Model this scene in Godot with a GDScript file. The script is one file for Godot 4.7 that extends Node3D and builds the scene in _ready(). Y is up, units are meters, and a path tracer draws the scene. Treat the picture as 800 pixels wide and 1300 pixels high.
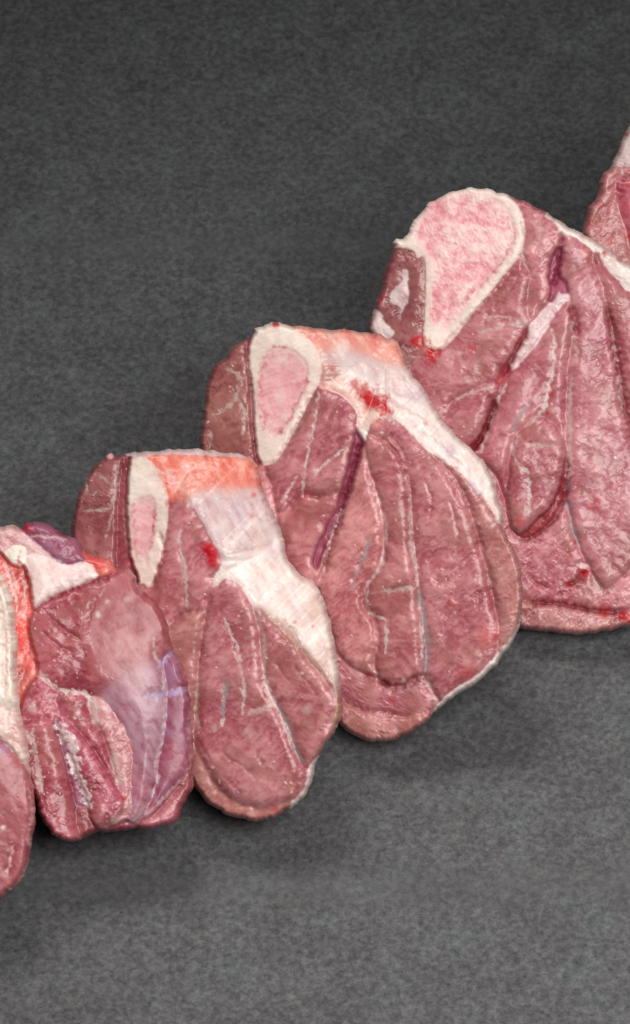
extends Node3D
# Shank cuts laid out in an overlapping row on a dark stone worktop, a studio close-up.
# Traces are millimetres in each cut's own frame: x to the right, y up along the leaning cut face, z out of the face.

const TILT := deg_to_rad(48.0)      # how far the leaning cut faces are turned up from vertical
const STEP := 0.27                # mesh spacing on a cut, mm
const MM := 0.001

var tones := {}
var mats := {}
var n_low := FastNoiseLite.new()
var n_mid := FastNoiseLite.new()
var n_fold := FastNoiseLite.new()
var n_fine := FastNoiseLite.new()
var n_grain := FastNoiseLite.new()
var rng := RandomNumberGenerator.new()

func _ready() -> void:
	# ---- camera
	var cam := Camera3D.new()
	cam.name = "camera"
	cam.fov = rad_to_deg(2.0 * atan(0.1625 / 2.0))
	cam.near = 0.05
	cam.far = 20.0
	add_child(cam)
	cam.position = Vector3(0, sin(TILT), cos(TILT)) * 2.0
	cam.rotation = Vector3(-TILT, 0, 0)
	cam.current = true
	var lens := CameraAttributesPhysical.new()
	lens.frustum_focal_length = 24.0 / 0.1625
	lens.frustum_focus_distance = 1.93
	lens.frustum_near = 0.05
	lens.frustum_far = 20.0
	lens.exposure_aperture = 28.0
	cam.attributes = lens
	# ---- studio: dim room tone and soft boxes, no sky and no sun
	var env := Environment.new()
	env.background_mode = Environment.BG_COLOR
	env.background_color = Color(0.42, 0.42, 0.43)
	env.background_energy_multiplier = 0.16
	env.tonemap_mode = Environment.TONE_MAPPER_LINEAR
	env.tonemap_exposure = 0.92
	env.sdfgi_enabled = true
	env.ssao_enabled = true
	env.ssil_enabled = true
	var we := WorldEnvironment.new()
	we.name = "studio_environment"
	we.environment = env
	add_child(we)
	softbox("front_softbox", Vector3(0.18, 0.6, 0.46), Vector3(0.0, 0, 0.0), Vector2(0.4, 0.3), 0.5, Color(1.0, 0.99, 0.98))
	spot("back_spot", Vector3(-0.14, 0.95, -0.24), Vector3(0.06, 0, 0.18), 26.0, 0.2, 0.64, Color(1.0, 0.985, 0.97))
	setup_noise()
	setup_tones()
	worktop()
	shanks()

func softbox(called: String, at: Vector3, aim: Vector3, size: Vector2, energy: float, tone: Color) -> void:
	var l := AreaLight3D.new()
	l.name = called
	l.area_size = size
	l.area_normalize_energy = true
	l.light_energy = energy
	l.light_color = tone
	l.area_range = 6.0
	l.shadow_enabled = true
	add_child(l)
	l.look_at_from_position(at, aim, Vector3(0, 0, -1) if absf((aim - at).normalized().y) > 0.9 else Vector3.UP)

func spot(called: String, at: Vector3, aim: Vector3, angle: float, size: float, energy: float, tone: Color) -> void:
	var l := SpotLight3D.new()
	l.name = called
	l.spot_angle = angle
	l.spot_angle_attenuation = 1.0
	l.spot_attenuation = 2.0
	l.spot_range = 6.0
	l.light_size = size
	l.light_energy = energy
	l.light_color = tone
	l.shadow_enabled = true
	add_child(l)
	l.look_at_from_position(at, aim, Vector3.UP)

func setup_noise() -> void:
	for e in [[n_low, 11, 0.05, 3], [n_mid, 12, 0.22, 3], [n_fold, 13, 0.17, 3], [n_fine, 14, 0.62, 2], [n_grain, 15, 1.15, 2]]:
		var n: FastNoiseLite = e[0]
		n.noise_type = FastNoiseLite.TYPE_SIMPLEX_SMOOTH
		n.seed = e[1]
		n.frequency = e[2]
		n.fractal_type = FastNoiseLite.FRACTAL_FBM
		n.fractal_octaves = e[3]
	n_fold.fractal_type = FastNoiseLite.FRACTAL_RIDGED
	n_fold.domain_warp_enabled = true
	n_fold.domain_warp_amplitude = 4.5
	n_fold.domain_warp_frequency = 0.14

func tone(called: String, a: Color, b: Color, c: Color) -> void:
	tones[called] = [a.srgb_to_linear(), b.srgb_to_linear(), c.srgb_to_linear()]

func rgb8(r: int, g: int, b: int) -> Color:
	return Color(r / 255.0, g / 255.0, b / 255.0)

func setup_tones() -> void:
	tone("meat", rgb8(178, 100, 106), rgb8(206, 142, 142), rgb8(134, 54, 66))
	tone("pinkmeat", rgb8(186, 112, 118), rgb8(210, 148, 148), rgb8(146, 68, 80))
	tone("meatpale", rgb8(182, 114, 117), rgb8(204, 148, 146), rgb8(142, 68, 78))
	tone("dim", rgb8(146, 84, 84), rgb8(166, 110, 104), rgb8(114, 52, 56))
	tone("deep", rgb8(140, 62, 70), rgb8(162, 88, 92), rgb8(108, 36, 48))
	tone("wine", rgb8(160, 68, 82), rgb8(190, 110, 120), rgb8(116, 34, 52))
	tone("mauve", rgb8(164, 84, 88), rgb8(180, 106, 108), rgb8(136, 60, 66))
	tone("purple", rgb8(146, 76, 96), rgb8(160, 106, 132), rgb8(136, 46, 64))
	tone("purpleskin", rgb8(164, 112, 128), rgb8(186, 144, 156), rgb8(144, 72, 88))
	tone("pinkskin", rgb8(212, 158, 158), rgb8(228, 186, 182), rgb8(188, 116, 120))
	tone("rindpink", rgb8(176, 108, 108), rgb8(200, 142, 136), rgb8(146, 76, 80))
	tone("rind", rgb8(184, 122, 112), rgb8(196, 140, 126), rgb8(158, 92, 88))
	tone("rindred", rgb8(156, 78, 86), rgb8(176, 106, 112), rgb8(134, 56, 66))
	tone("rindtan", rgb8(178, 124, 106), rgb8(192, 144, 126), rgb8(150, 92, 82))
	tone("bone", rgb8(238, 214, 200), rgb8(244, 228, 216), rgb8(222, 182, 174))
	tone("marrow", rgb8(234, 170, 174), rgb8(242, 200, 196), rgb8(214, 112, 126))
	tone("spongy", rgb8(238, 178, 180), rgb8(246, 212, 206), rgb8(220, 130, 142))
	tone("orange", rgb8(220, 114, 98), rgb8(232, 158, 140), rgb8(200, 80, 74))
	tone("skin", rgb8(206, 174, 174), rgb8(222, 200, 196), rgb8(184, 140, 146))
	tone("fat", rgb8(230, 206, 199), rgb8(240, 224, 216), rgb8(212, 172, 170))
	tone("creamfat", rgb8(242, 220, 202), rgb8(244, 226, 212), rgb8(232, 182, 166))
	tone("cream", rgb8(242, 222, 208), rgb8(244, 228, 214), rgb8(236, 206, 192))
	tone("pinkfat", rgb8(226, 184, 174), rgb8(236, 206, 194), rgb8(206, 130, 126))
	tone("tendon", rgb8(222, 182, 184), rgb8(232, 206, 204), rgb8(196, 132, 142))
	tone("pale", rgb8(198, 168, 160), rgb8(208, 182, 174), rgb8(184, 140, 138))
	tone("white", rgb8(218, 194, 188), rgb8(228, 208, 202), rgb8(200, 164, 160))
	tone("grey", rgb8(156, 140, 142), rgb8(170, 158, 158), rgb8(132, 100, 106))
	tone("lilac", rgb8(176, 144, 176), rgb8(186, 158, 186), rgb8(150, 110, 140))
	tone("blood", rgb8(172, 14, 28), rgb8(198, 36, 46), rgb8(124, 8, 18))
	tone("raw", rgb8(196, 62, 66), rgb8(206, 84, 84), rgb8(160, 34, 44))
	tone("rawred", rgb8(220, 92, 88), rgb8(232, 136, 124), rgb8(190, 44, 48))
	tone("redbright", rgb8(222, 60, 56), rgb8(232, 92, 84), rgb8(196, 34, 38))
	tone("bloodtissue", rgb8(226, 96, 90), rgb8(236, 140, 128), rgb8(204, 40, 46))
	tone("fleck", rgb8(226, 178, 172), rgb8(230, 186, 180), rgb8(206, 150, 146))
	tone("gap", rgb8(140, 48, 60), rgb8(140, 48, 60), rgb8(140, 48, 60))
	tone("crease", rgb8(140, 66, 74), rgb8(140, 66, 74), rgb8(140, 66, 74))
	tone("marrowred", rgb8(206, 96, 112), rgb8(206, 96, 112), rgb8(206, 96, 112))
	tone("pinkwhite", rgb8(230, 202, 198), rgb8(238, 214, 208), rgb8(216, 168, 166))
	tone("sinewx", rgb8(200, 176, 168), rgb8(210, 190, 182), rgb8(190, 150, 146))
	tone("purplewall", rgb8(158, 72, 96), rgb8(176, 96, 118), rgb8(120, 44, 62))
	tone("redwall", rgb8(148, 48, 58), rgb8(172, 74, 80), rgb8(112, 28, 40))
	tone("pinkwall", rgb8(190, 84, 90), rgb8(206, 112, 114), rgb8(150, 52, 62))
	tone("aged", rgb8(152, 94, 84), rgb8(152, 94, 84), rgb8(152, 94, 84))
	tone("salmon", rgb8(226, 150, 136), rgb8(236, 182, 166), rgb8(208, 100, 94))
	tone("flap", rgb8(192, 124, 128), rgb8(210, 152, 150), rgb8(160, 84, 92))
	tone("streak", rgb8(236, 216, 214), rgb8(242, 226, 222), rgb8(214, 186, 192))
	tone("spongypale", rgb8(244, 214, 208), rgb8(246, 222, 214), rgb8(240, 200, 196))
	for e in [["meat", 0.32, 0.5, 0.0], ["skin", 0.4, 0.5, 0.12], ["bone", 0.46, 0.5, 0.0], ["wet", 0.36, 0.42, 0.1], ["marrow", 0.45, 0.5, 0.0]]:
		var m := StandardMaterial3D.new()
		m.resource_name = e[0]
		m.vertex_color_use_as_albedo = true
		m.roughness = e[1]
		m.metallic_specular = e[2]
		if e[3] > 0.0:
			m.clearcoat_enabled = true
			m.clearcoat = e[3]
			m.clearcoat_roughness = 0.22
		m.subsurf_scatter_enabled = true
		m.subsurf_scatter_strength = 0.1
		mats[e[0]] = m

# ------------------------------------------------------------------ the stone worktop
func stone_noise(kind: int, number: int, freq: float, octaves: int, gain: float, warp: float) -> FastNoiseLite:
	var n := FastNoiseLite.new()
	n.noise_type = kind
	n.seed = number
	n.frequency = freq
	n.fractal_octaves = octaves
	n.fractal_gain = gain
	n.cellular_return_type = FastNoiseLite.RETURN_CELL_VALUE
	n.cellular_jitter = 1.0
	if warp > 0.0:
		n.domain_warp_enabled = true
		n.domain_warp_amplitude = warp
		n.domain_warp_frequency = 0.03
	return n

func worktop() -> void:
	var n := 1536
	var simplex := FastNoiseLite.TYPE_SIMPLEX_SMOOTH
	# the patterns are blended across the edges, so that the tile meets itself
	var layers := []
	for e in [stone_noise(simplex, 5, 0.055, 4, 0.72, 6.0), stone_noise(simplex, 9, 0.007, 4, 0.55, 0.0), stone_noise(simplex, 21, 0.11, 2, 0.5, 4.0), stone_noise(FastNoiseLite.TYPE_CELLULAR, 33, 0.045, 2, 0.6, 14.0), stone_noise(simplex, 40, 0.32, 2, 0.6, 0.0)]:
		layers.append(e.get_seamless_image(n, n, false, false, 0.12, true).get_data())
	var fd: PackedByteArray = layers[0]
	var cd: PackedByteArray = layers[1]
	var pd: PackedByteArray = layers[2]
	var chip: PackedByteArray = layers[3]
	var dust: PackedByteArray = layers[4]
	var per := fd.size() / (n * n)
	# faint wiping smears
	var smear := PackedFloat32Array()
	smear.resize(n * n)
	var dice := RandomNumberGenerator.new()
	dice.seed = 77
	for q in 16:
		var at := Vector2(dice.randf() * n, dice.randf() * n)
		var dir := dice.randf() * TAU
		var bend := dice.randf_range(-0.006, 0.006)
		var wide := dice.randf_range(4.0, 11.0)
		var long := dice.randi_range(60, 200)
		for s in long:
			at += Vector2.from_angle(dir) * 2.0
			dir += bend
			var strength := sin(PI * s / long)
			for j in range(-14, 15, 1):
				var p := at + Vector2.from_angle(dir + PI / 2) * j
				var k := posmod(int(p.y), n) * n + posmod(int(p.x), n)
				smear[k] = maxf(smear[k], strength * exp(-j * j / (wide * wide)))
	var ad := PackedByteArray()
	ad.resize(n * n * 3)
	var rd := PackedByteArray()
	rd.resize(n * n)
	for i in n * n:
		var f := fd[i * per] / 255.0 - 0.5
		var c := cd[i * per] / 255.0 - 0.5
		var p := pd[i * per] / 255.0
		var d := dust[i * per] / 255.0 - 0.5
		var flake := chip[i * per] / 255.0 - 0.5
		var dark := smoothstep(0.7, 0.88, p) * 15.0
		var pale := smoothstep(0.72, 0.9, 1.0 - p) * 11.0
		var g := 88.0 + f * 52.0 + c * 12.0 + flake * 16.0 + d * 21.0 - dark + pale + smear[i] * 5.0
		var teal := smoothstep(0.08, 0.3, c) * 2.5
		ad[i * 3] = clampi(int(g - teal), 0, 255)
		ad[i * 3 + 1] = clampi(int(g), 0, 255)
		ad[i * 3 + 2] = clampi(int(g + 1.0 + teal * 0.3), 0, 255)
		rd[i] = clampi(int(128.0 + f * 90.0 + flake * 30.0 - dark * 2.0 + pale), 0, 255)
	var albedo := Image.create_from_data(n, n, false, Image.FORMAT_RGB8, ad)
	var relief := Image.create_from_data(n, n, false, Image.FORMAT_L8, rd)
	var m := StandardMaterial3D.new()
	m.resource_name = "honed_stone"
	m.albedo_texture = ImageTexture.create_from_image(albedo)
	m.heightmap_enabled = true
	m.heightmap_texture = ImageTexture.create_from_image(relief)
	m.heightmap_scale = 0.014
	m.roughness = 0.72
	m.metallic_specular = 0.35
	# one slab, 1.8 m square and 40 mm thick, with eased edges
	var half := 0.9
	var st := SurfaceTool.new()
	st.begin(Mesh.PRIMITIVE_TRIANGLES)
	var rings := [[half - 0.004, 0.0], [half, -0.004], [half, -0.04]]
	st.set_material(m)
	var corner := func(ring: Array, k: int) -> Vector3:
		var s: float = ring[0]
		return [Vector3(-s, ring[1], -s), Vector3(s, ring[1], -s), Vector3(s, ring[1], s), Vector3(-s, ring[1], s)][k % 4]
	var put := func(a: Vector3) -> void:
		st.set_uv(Vector2(a.x - a.y, a.z + a.y) / 0.27)
		st.add_vertex(a)
	for t in [[0, 1, 2], [0, 2, 3]]:
		for k in t:
			put.call(corner.call(rings[0], k))
	for r in 2:
		for k in 4:
			var a: Vector3 = corner.call(rings[r], k)
			var b: Vector3 = corner.call(rings[r], k + 1)
			var c: Vector3 = corner.call(rings[r + 1], k + 1)
			var d: Vector3 = corner.call(rings[r + 1], k)
			for v in [a, c, b, a, d, c]:
				put.call(v)
	for t in [[0, 2, 1], [0, 3, 2]]:
		for k in t:
			put.call(corner.call(rings[2], k))
	st.generate_normals()
	st.generate_tangents()
	var o := MeshInstance3D.new()
	o.name = "worktop"
	o.mesh = st.commit()
	o.set_meta("kind", "structure")
	o.set_meta("label", "dark grey mottled stone worktop under the meat")
	o.set_meta("category", "worktop")
	add_child(o, true)

# ------------------------------------------------------------------ helpers for the cuts
func pts(s: String) -> PackedVector2Array:
	var v := PackedVector2Array()
	for w in s.split(" ", false):
		var q := w.split_floats(",")
		v.append(Vector2(q[0], q[1]))
	return v

func rounded(p: PackedVector2Array, closed: bool, cut: int) -> PackedVector2Array:
	# a Catmull-Rom curve through the traced points
	var out := PackedVector2Array()
	var n := p.size()
	for i in (n if closed else n - 1):
		var a := p[(i - 1 + n) % n] if closed else p[maxi(i - 1, 0)]
		var b := p[i]
		var c := p[(i + 1) % n]
		var d := p[(i + 2) % n] if closed else p[mini(i + 2, n - 1)]
		for k in cut:
			out.append(b.cubic_interpolate(c, a, d, float(k) / cut))
	if not closed:
		out.append(p[n - 1])
	return out

func spline_weights(c: PackedVector3Array) -> PackedFloat64Array:
	# thin-plate spline through a few depth points: solves the small system by elimination
	var n := c.size()
	var m := n + 3
	var rows := []
	for i in m:
		var row := PackedFloat64Array()
		row.resize(m + 1)
		rows.append(row)
	for i in n:
		for j in n:
			var d2 := Vector2(c[i].x - c[j].x, c[i].y - c[j].y).length_squared()
			rows[i][j] = d2 * log(d2 + 1e-9) if i != j else 30.0
		rows[i][n] = 1.0
		rows[i][n + 1] = c[i].x
		rows[i][n + 2] = c[i].y
		rows[n][i] = 1.0
		rows[n + 1][i] = c[i].x
		rows[n + 2][i] = c[i].y
		rows[i][m] = c[i].z
	for i in m:
		var best := i
		for r in range(i + 1, m):
			if absf(rows[r][i]) > absf(rows[best][i]):
				best = r
		var swap = rows[i]
		rows[i] = rows[best]
		rows[best] = swap
		for r in m:
			if r != i:
				var f: float = rows[r][i] / rows[i][i]
				if f != 0.0:
					for k in range(i, m + 1):
						rows[r][k] -= f * rows[i][k]
	var w := PackedFloat64Array()
	for i in m:
		w.append(rows[i][m] / rows[i][i])
	return w

func blurred(src: PackedFloat32Array, w: int, h: int, r: int, passes: int) -> PackedFloat32Array:
	var a := src.duplicate()
	var b := PackedFloat32Array()
	b.resize(w * h)
	var inv := 1.0 / (2 * r + 1)
	for p in passes:
		for j in h:
			var o := j * w
			var s := a[o] * r
			for i in r:
				s += a[o + mini(i, w - 1)]
			for i in w:
				s += a[o + mini(i + r, w - 1)]
				b[o + i] = s * inv
				s -= a[o + maxi(i - r, 0)]
		for i in w:
			var s := b[i] * r
			for j in r:
				s += b[mini(j, h - 1) * w + i]
			for j in h:
				s += b[mini(j + r, h - 1) * w + i]
				a[j * w + i] = s * inv
				s -= b[maxi(j - r, 0) * w + i]
	return a

func spread(seed_cells: PackedByteArray, w: int, h: int) -> PackedFloat32Array:
	# distance in mm to the nearest marked cell (two sweeps)
	var d := PackedFloat32Array()
	d.resize(w * h)
	for i in w * h:
		d[i] = 0.0 if seed_cells[i] else 1e6
	var s := STEP
	var g := STEP * 1.41421
	for j in range(1, h):
		for i in range(1, w - 1):
			var k := j * w + i
			d[k] = minf(minf(d[k], d[k - 1] + s), minf(d[k - w] + s, minf(d[k - w - 1] + g, d[k - w + 1] + g)))
	for j in range(h - 2, -1, -1):
		for i in range(w - 2, 0, -1):
			var k := j * w + i
			d[k] = minf(minf(d[k], d[k + 1] + s), minf(d[k + w] + s, minf(d[k + w - 1] + g, d[k + w + 1] + g)))
	return d

# ------------------------------------------------------------------ one cut of shank
func cut(label: String, at: Vector3, shape: Dictionary, regions: Array, strokes: Array, blots: Array) -> Node3D:
	var root := Node3D.new()
	root.name = "shank_cut"
	add_child(root, true)
	root.position = at
	root.rotation.x = -TILT
	root.set_meta("label", label)
	root.set_meta("category", "meat cut")
	root.set_meta("group", "shank cuts in an overlapping row")
	rng.seed = shape.seed
	var shift := Vector2(shape.seed * 37.0, shape.seed * 91.0)
	var edge := rounded(pts(shape.outline), true, 10)
	for i in edge.size():
		edge[i] += Vector2(n_mid.get_noise_2dv(edge[i] * 0.8 + shift), n_mid.get_noise_2dv(edge[i] * 0.8 - shift)) * 0.75 + Vector2(n_fine.get_noise_2dv(edge[i] + shift), n_fine.get_noise_2dv(edge[i] - shift)) * 0.1
	var lo := edge[0]
	var hi := edge[0]
	for p in edge:
		lo = lo.min(p)
		hi = hi.max(p)
	lo -= Vector2(3, 3) * STEP
	hi += Vector2(3, 3) * STEP
	var w := int(ceil((hi.x - lo.x) / STEP)) + 1
	var h := int(ceil((hi.y - lo.y) / STEP)) + 1
	var total := w * h
	# which region each cell belongs to: later regions lie over earlier ones
	var inside := PackedInt32Array()
	inside.resize(total)
	fill(inside, edge, 1, lo, w, h)
	var id := PackedInt32Array()
	id.resize(total)
	id.fill(-1)
	for r in regions.size():
		var poly := rounded(pts(regions[r].p), true, 8)
		var ragged := 0.3 if regions[r].get("t", "meat") == "bone" else 0.55
		for i in poly.size():
			poly[i] += Vector2(n_mid.get_noise_2dv(poly[i] * 2.0 - shift), n_mid.get_noise_2dv(poly[i] * 2.0 + shift * 1.7)) * ragged
		fill(id, poly, r, lo, w, h)
	# cells that no region covers take the region nearest to them
	var front := PackedInt32Array()
	for k in range(w, total - w):
		if id[k] >= 0 and (id[k - 1] < 0 or id[k + 1] < 0 or id[k - w] < 0 or id[k + w] < 0):
			front.append(k)
	while front.size():
		var next := PackedInt32Array()
		for k in front:
			for q in [k - 1, k + 1, k - w, k + w]:
				if q >= 0 and q < total and id[q] < 0:
					id[q] = id[k]
					next.append(q)
		front = next
	var out_cells := PackedByteArray()
	var seam_cells := PackedByteArray()
	var face_cells := PackedByteArray()
	var join_cells := PackedByteArray()
	var joins := false
	join_cells.resize(total)
	out_cells.resize(total)
	seam_cells.resize(total)
	face_cells.resize(total)
	for k in total:
		out_cells[k] = 0 if inside[k] else 1
		face_cells[k] = 1 if inside[k] and not regions[id[k]].get("f", 0) else 0
	for j in range(1, h - 1):
		for i in range(1, w - 1):
			var k := j * w + i
			if id[k] != id[k + 1] or id[k] != id[k + w]:
				var mine: int = regions[id[k]].get("j", id[k] + 1000)
				if (id[k] != id[k + 1] and mine != regions[id[k + 1]].get("j", id[k + 1] + 1000)) or (id[k] != id[k + w] and mine != regions[id[k + w]].get("j", id[k + w] + 1000)):
					seam_cells[k] = 1
				else:
					join_cells[k] = 1
					joins = true
	var d_out := spread(out_cells, w, h)
	var d_seam := spread(seam_cells, w, h)
	var d_face := spread(face_cells, w, h)
	# broad shape: depth points, flank turning away, pillows, steps between regions
	var ctl := PackedVector3Array()
	for s in shape.depth.split(" ", false):
		var q: PackedFloat64Array = s.split_floats(",")
		ctl.append(Vector3(q[0] / 50.0, q[1] / 50.0, q[2]))
	var tw := spline_weights(ctl)
	var nc := ctl.size()
	var coarse := 6
	var cw := w / coarse + 3
	var ch := h / coarse + 3
	var cz := PackedFloat32Array()
	cz.resize(cw * ch)
	for j in ch:
		for i in cw:
			var x := (lo.x + i * coarse * STEP) / 50.0
			var y := (lo.y + j * coarse * STEP) / 50.0
			var z: float = tw[nc] + tw[nc + 1] * x + tw[nc + 2] * y
			for q in nc:
				var dx := x - ctl[q].x
				var dy := y - ctl[q].y
				var d2 := dx * dx + dy * dy
				z += tw[q] * d2 * log(d2 + 1e-9)
			cz[j * cw + i] = z
	var step_z := PackedFloat32Array()
	step_z.resize(total)
	var soft := PackedFloat32Array()
	soft.resize(total)
	var kinds := PackedInt32Array()   # 0 meat, 1 skin, 2 bone, 3 marrow
	var amps := PackedFloat32Array()
	amps.resize(total)
	for k in total:
		var g: Dictionary = regions[id[k]]
		var t := minf(d_seam[k] / float(g.get("w", 3.4)), 1.0)
		step_z[k] = float(g.get("o", 0.0)) + float(g.b) * 0.62 * (1.0 - (1.0 - t) * (1.0 - t))
		soft[k] = g.get("rr", 1.0)
		amps[k] = g.get("a", 0.5)
	step_z = blurred(step_z, w, h, 1, 2)
	soft = blurred(soft, w, h, 8, 2)
	amps = blurred(amps, w, h, 5, 2)
	# strokes: sinews, gaps and creases
	var s_z := PackedFloat32Array()
	s_z.resize(total)
	var s_mix := PackedFloat32Array()
	s_mix.resize(total)
	var s_tone := PackedInt32Array()
	s_tone.resize(total)
	var tone_list := []
	var sid := PackedInt32Array()
	sid.resize(total)
	sid.fill(-1)
	for si in strokes.size():
		var s: Array = strokes[si]
		var line := rounded(pts(s[4]), false, 4)
		var kind: String = s[0]
		var width: float = s[1] * (1.25 if kind == "sinew" else 1.0)
		var deep: float = s[2]
		tone_list.append(tones[s[3]][0] if s[3] != "" else (tones["gap"][0] if kind == "gap" else tones["crease"][0]))
		var run := 0.0
		var full := 0.0
		for q in line.size() - 1:
			full += line[q].distance_to(line[q + 1])
		for q in line.size() - 1:
			var a := line[q]
			var b := line[q + 1]
			var ab := b - a
			var len2 := maxf(ab.length_squared(), 1e-6)
			var reach := width * 1.2 + 2.2
			var i0 := maxi(int((minf(a.x, b.x) - reach - lo.x) / STEP), 0)
			var i1 := mini(int((maxf(a.x, b.x) + reach - lo.x) / STEP) + 1, w - 1)
			var j0 := maxi(int((minf(a.y, b.y) - reach - lo.y) / STEP), 0)
			var j1 := mini(int((maxf(a.y, b.y) + reach - lo.y) / STEP) + 1, h - 1)
			for j in range(j0, j1 + 1):
				for i in range(i0, i1 + 1):
					var p := Vector2(lo.x + i * STEP, lo.y + j * STEP)
					p += Vector2(n_mid.get_noise_2d(p.x * 1.9 + 90.0, p.y * 1.9), n_mid.get_noise_2d(p.x * 1.9, p.y * 1.9 + 150.0)) * 0.6
					var t := clampf((p - a).dot(ab) / len2, 0.0, 1.0)
					var d := p.distance_to(a + ab * t)
					if d > reach:
						continue
					var along := (run + t * sqrt(len2)) / full
					var taper := clampf(minf(along, 1.0 - along) * 7.0 + 0.25, 0.0, 1.0)
					var wob := n_mid.get_noise_2d(p.x * 2.1 + si * 31.0, p.y * 2.1)
					var half_w := width * 0.5 * taper * (0.85 + 1.2 * wob)
					var k := j * w + i
					if kind == "sinew":
						var core := 1.0 - smoothstep(half_w * 0.7, half_w * 0.7 + 0.34, d)
						core *= 1.0 - smoothstep(0.1, 0.4, n_mid.get_noise_2d(p.x * 1.3 - si * 17.0, p.y * 1.3 + 40.0)) * (0.8 if width < 2.0 else 0.25)
						core *= 0.82 + 0.3 * n_fine.get_noise_2d(p.x * 1.5, p.y * 1.5)
						var val := -0.42 * exp(-d * d / (0.9 + width * width * 0.4)) * taper
						var z := val + deep * core * (0.45 if deep < 1.0 else 1.0)
						if absf(z) > absf(s_z[k]) and s_z[k] > -1.0:
							s_z[k] = z
						if core > s_mix[k]:
							s_mix[k] = core
							s_tone[k] = si
							if core > 0.5:
								sid[k] = si
					elif kind == "stain":
						var f := exp(-pow(d / maxf(half_w, 0.15), 2.0)) * taper * (0.6 + 0.8 * n_mid.get_noise_2d(p.x * 1.7, p.y * 1.7 + si))
						if f > s_mix[k]:
							s_mix[k] = f
							s_tone[k] = si
					else:
						var f := exp(-pow(d / maxf(half_w, 0.15), 2.0) * 1.1) * taper
						if deep * f < s_z[k]:
							s_z[k] = deep * f
						var mixw := f * (0.85 if kind == "gap" else 0.32)
						if mixw > s_mix[k]:
							s_mix[k] = mixw
							s_tone[k] = si
			run += sqrt(len2)
	s_z = blurred(s_z, w, h, 1, 2)
	# flecks of fat clinging to the cut faces
	var fleck := PackedFloat32Array()
	fleck.resize(total)
	for q in int(shape.get("flecks", 110)):
		var c := Vector2(rng.randf_range(lo.x, hi.x), rng.randf_range(lo.y, hi.y))
		var r := rng.randf_range(0.16, 0.42) * (1.8 if rng.randf() < 0.15 else 1.0)
		var ang := rng.randf() * TAU
		var el := rng.randf_range(0.28, 1.0)
		for j in range(maxi(int((c.y - 2 - lo.y) / STEP), 0), mini(int((c.y + 2 - lo.y) / STEP), h)):
			for i in range(maxi(int((c.x - 2 - lo.x) / STEP), 0), mini(int((c.x + 2 - lo.x) / STEP), w)):
				var v := (Vector2(lo.x + i * STEP, lo.y + j * STEP) - c).rotated(ang)
				v.y /= el
				var f := 1.0 - smoothstep(r * 0.6, r * 1.15, v.length())
				if f > fleck[j * w + i]:
					fleck[j * w + i] = f
	# blots: blood, fat and tinted patches
	var blot_at := []
	for s in blots:
		blot_at.append([Vector2(s[0], s[1]), s[2], s[3], s[4]])
	# ---- every grid point: height and colour
	var pz := PackedFloat32Array()
	pz.resize(total)
	var col := PackedColorArray()
	col.resize(total)
	var used := PackedByteArray()   # grid points the surface uses: inside, or beside an inside point
	used.resize(total)
	for j in range(1, h - 1):
		for i in range(1, w - 1):
			var k := j * w + i
			if inside[k] or inside[k - 1] or inside[k + 1] or inside[k - w] or inside[k + w] or inside[k - w - 1] or inside[k - w + 1] or inside[k + w - 1] or inside[k + w + 1]:
				used[k] = 1
	var rnd_w: float = shape.round[0]
	var rnd_z: float = shape.round[1]
	var slope: float = shape.get("slope", 0.75)
	var z0: float = shape.z
	var cosT := cos(TILT)
	var sinT := sin(TILT)
	for j in h:
		for i in w:
			var k := j * w + i
			if not used[k]:
				continue
			var x := lo.x + i * STEP
			var y := lo.y + j * STEP
			var nx := x + shift.x
			var ny := y + shift.y
			var g: Dictionary = regions[id[k]]
			# broad depth
			var fx := float(i) / coarse
			var fy := float(j) / coarse
			var ci := int(fx)
			var cj := int(fy)
			fx -= ci
			fy -= cj
			var c0 := cj * cw + ci
			var z := lerpf(lerpf(cz[c0], cz[c0 + 1], fx), lerpf(cz[c0 + cw], cz[c0 + cw + 1], fx), fy)
			if d_face[k] > 0.0:
				z -= slope * (sqrt(d_face[k] * d_face[k] + 2.5) - 1.58)
			var de := maxf(d_out[k] - STEP * 0.5, 0.0)
			if de < rnd_w:
				var q := 1.0 - de / rnd_w
				z -= rnd_z * soft[k] * (1.0 - sqrt(maxf(1.0 - q * q, 0.0)))
			z += step_z[k] + s_z[k]
			# relief and colour by tissue
			var t: String = g.get("t", "meat")
			var low := n_low.get_noise_2d(nx, ny)
			var mid := n_mid.get_noise_2d(nx, ny * 1.25)
			var fine := n_fine.get_noise_2d(nx, ny * 1.3)
			var grain := n_grain.get_noise_2d(nx, ny)
			var tn: Array = g.tones
			var c: Color
			z += low * 0.85 * sqrt(float(g.get("sm", 1.0)))
			if t == "meat":
				var turn: Vector2 = g.fibre
				var ax := nx * turn.x + ny * turn.y        # along the fibres
				var ay := ny * turn.x - nx * turn.y        # across them
				ax *= g.coarse
				ay *= g.coarse
				var fold := n_fold.get_noise_2d(ax * 0.8, ay * 1.45)
				var strand := n_fine.get_noise_2d(ax * 0.5 + 31.0 + mid * 1.5, ay * 1.15 + low * 3.0)
				var patch := clampf(n_low.get_noise_2d(nx * 1.9 + 300.0, ny * 1.9) * 2.0 + 0.3, 0.0, 1.0)
				var rough_here := amps[k] * (0.16 + 1.4 * patch * patch)
				z += (fold - 0.35) * 0.27 * rough_here + strand * 0.07 * (0.35 + rough_here) + fine * 0.04 * rough_here + mid * 0.13
				c = tn[0].lerp(tn[1], clampf(0.42 + low * 0.75 + mid * 0.6 + strand * 0.45, 0.0, 1.0))
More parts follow.
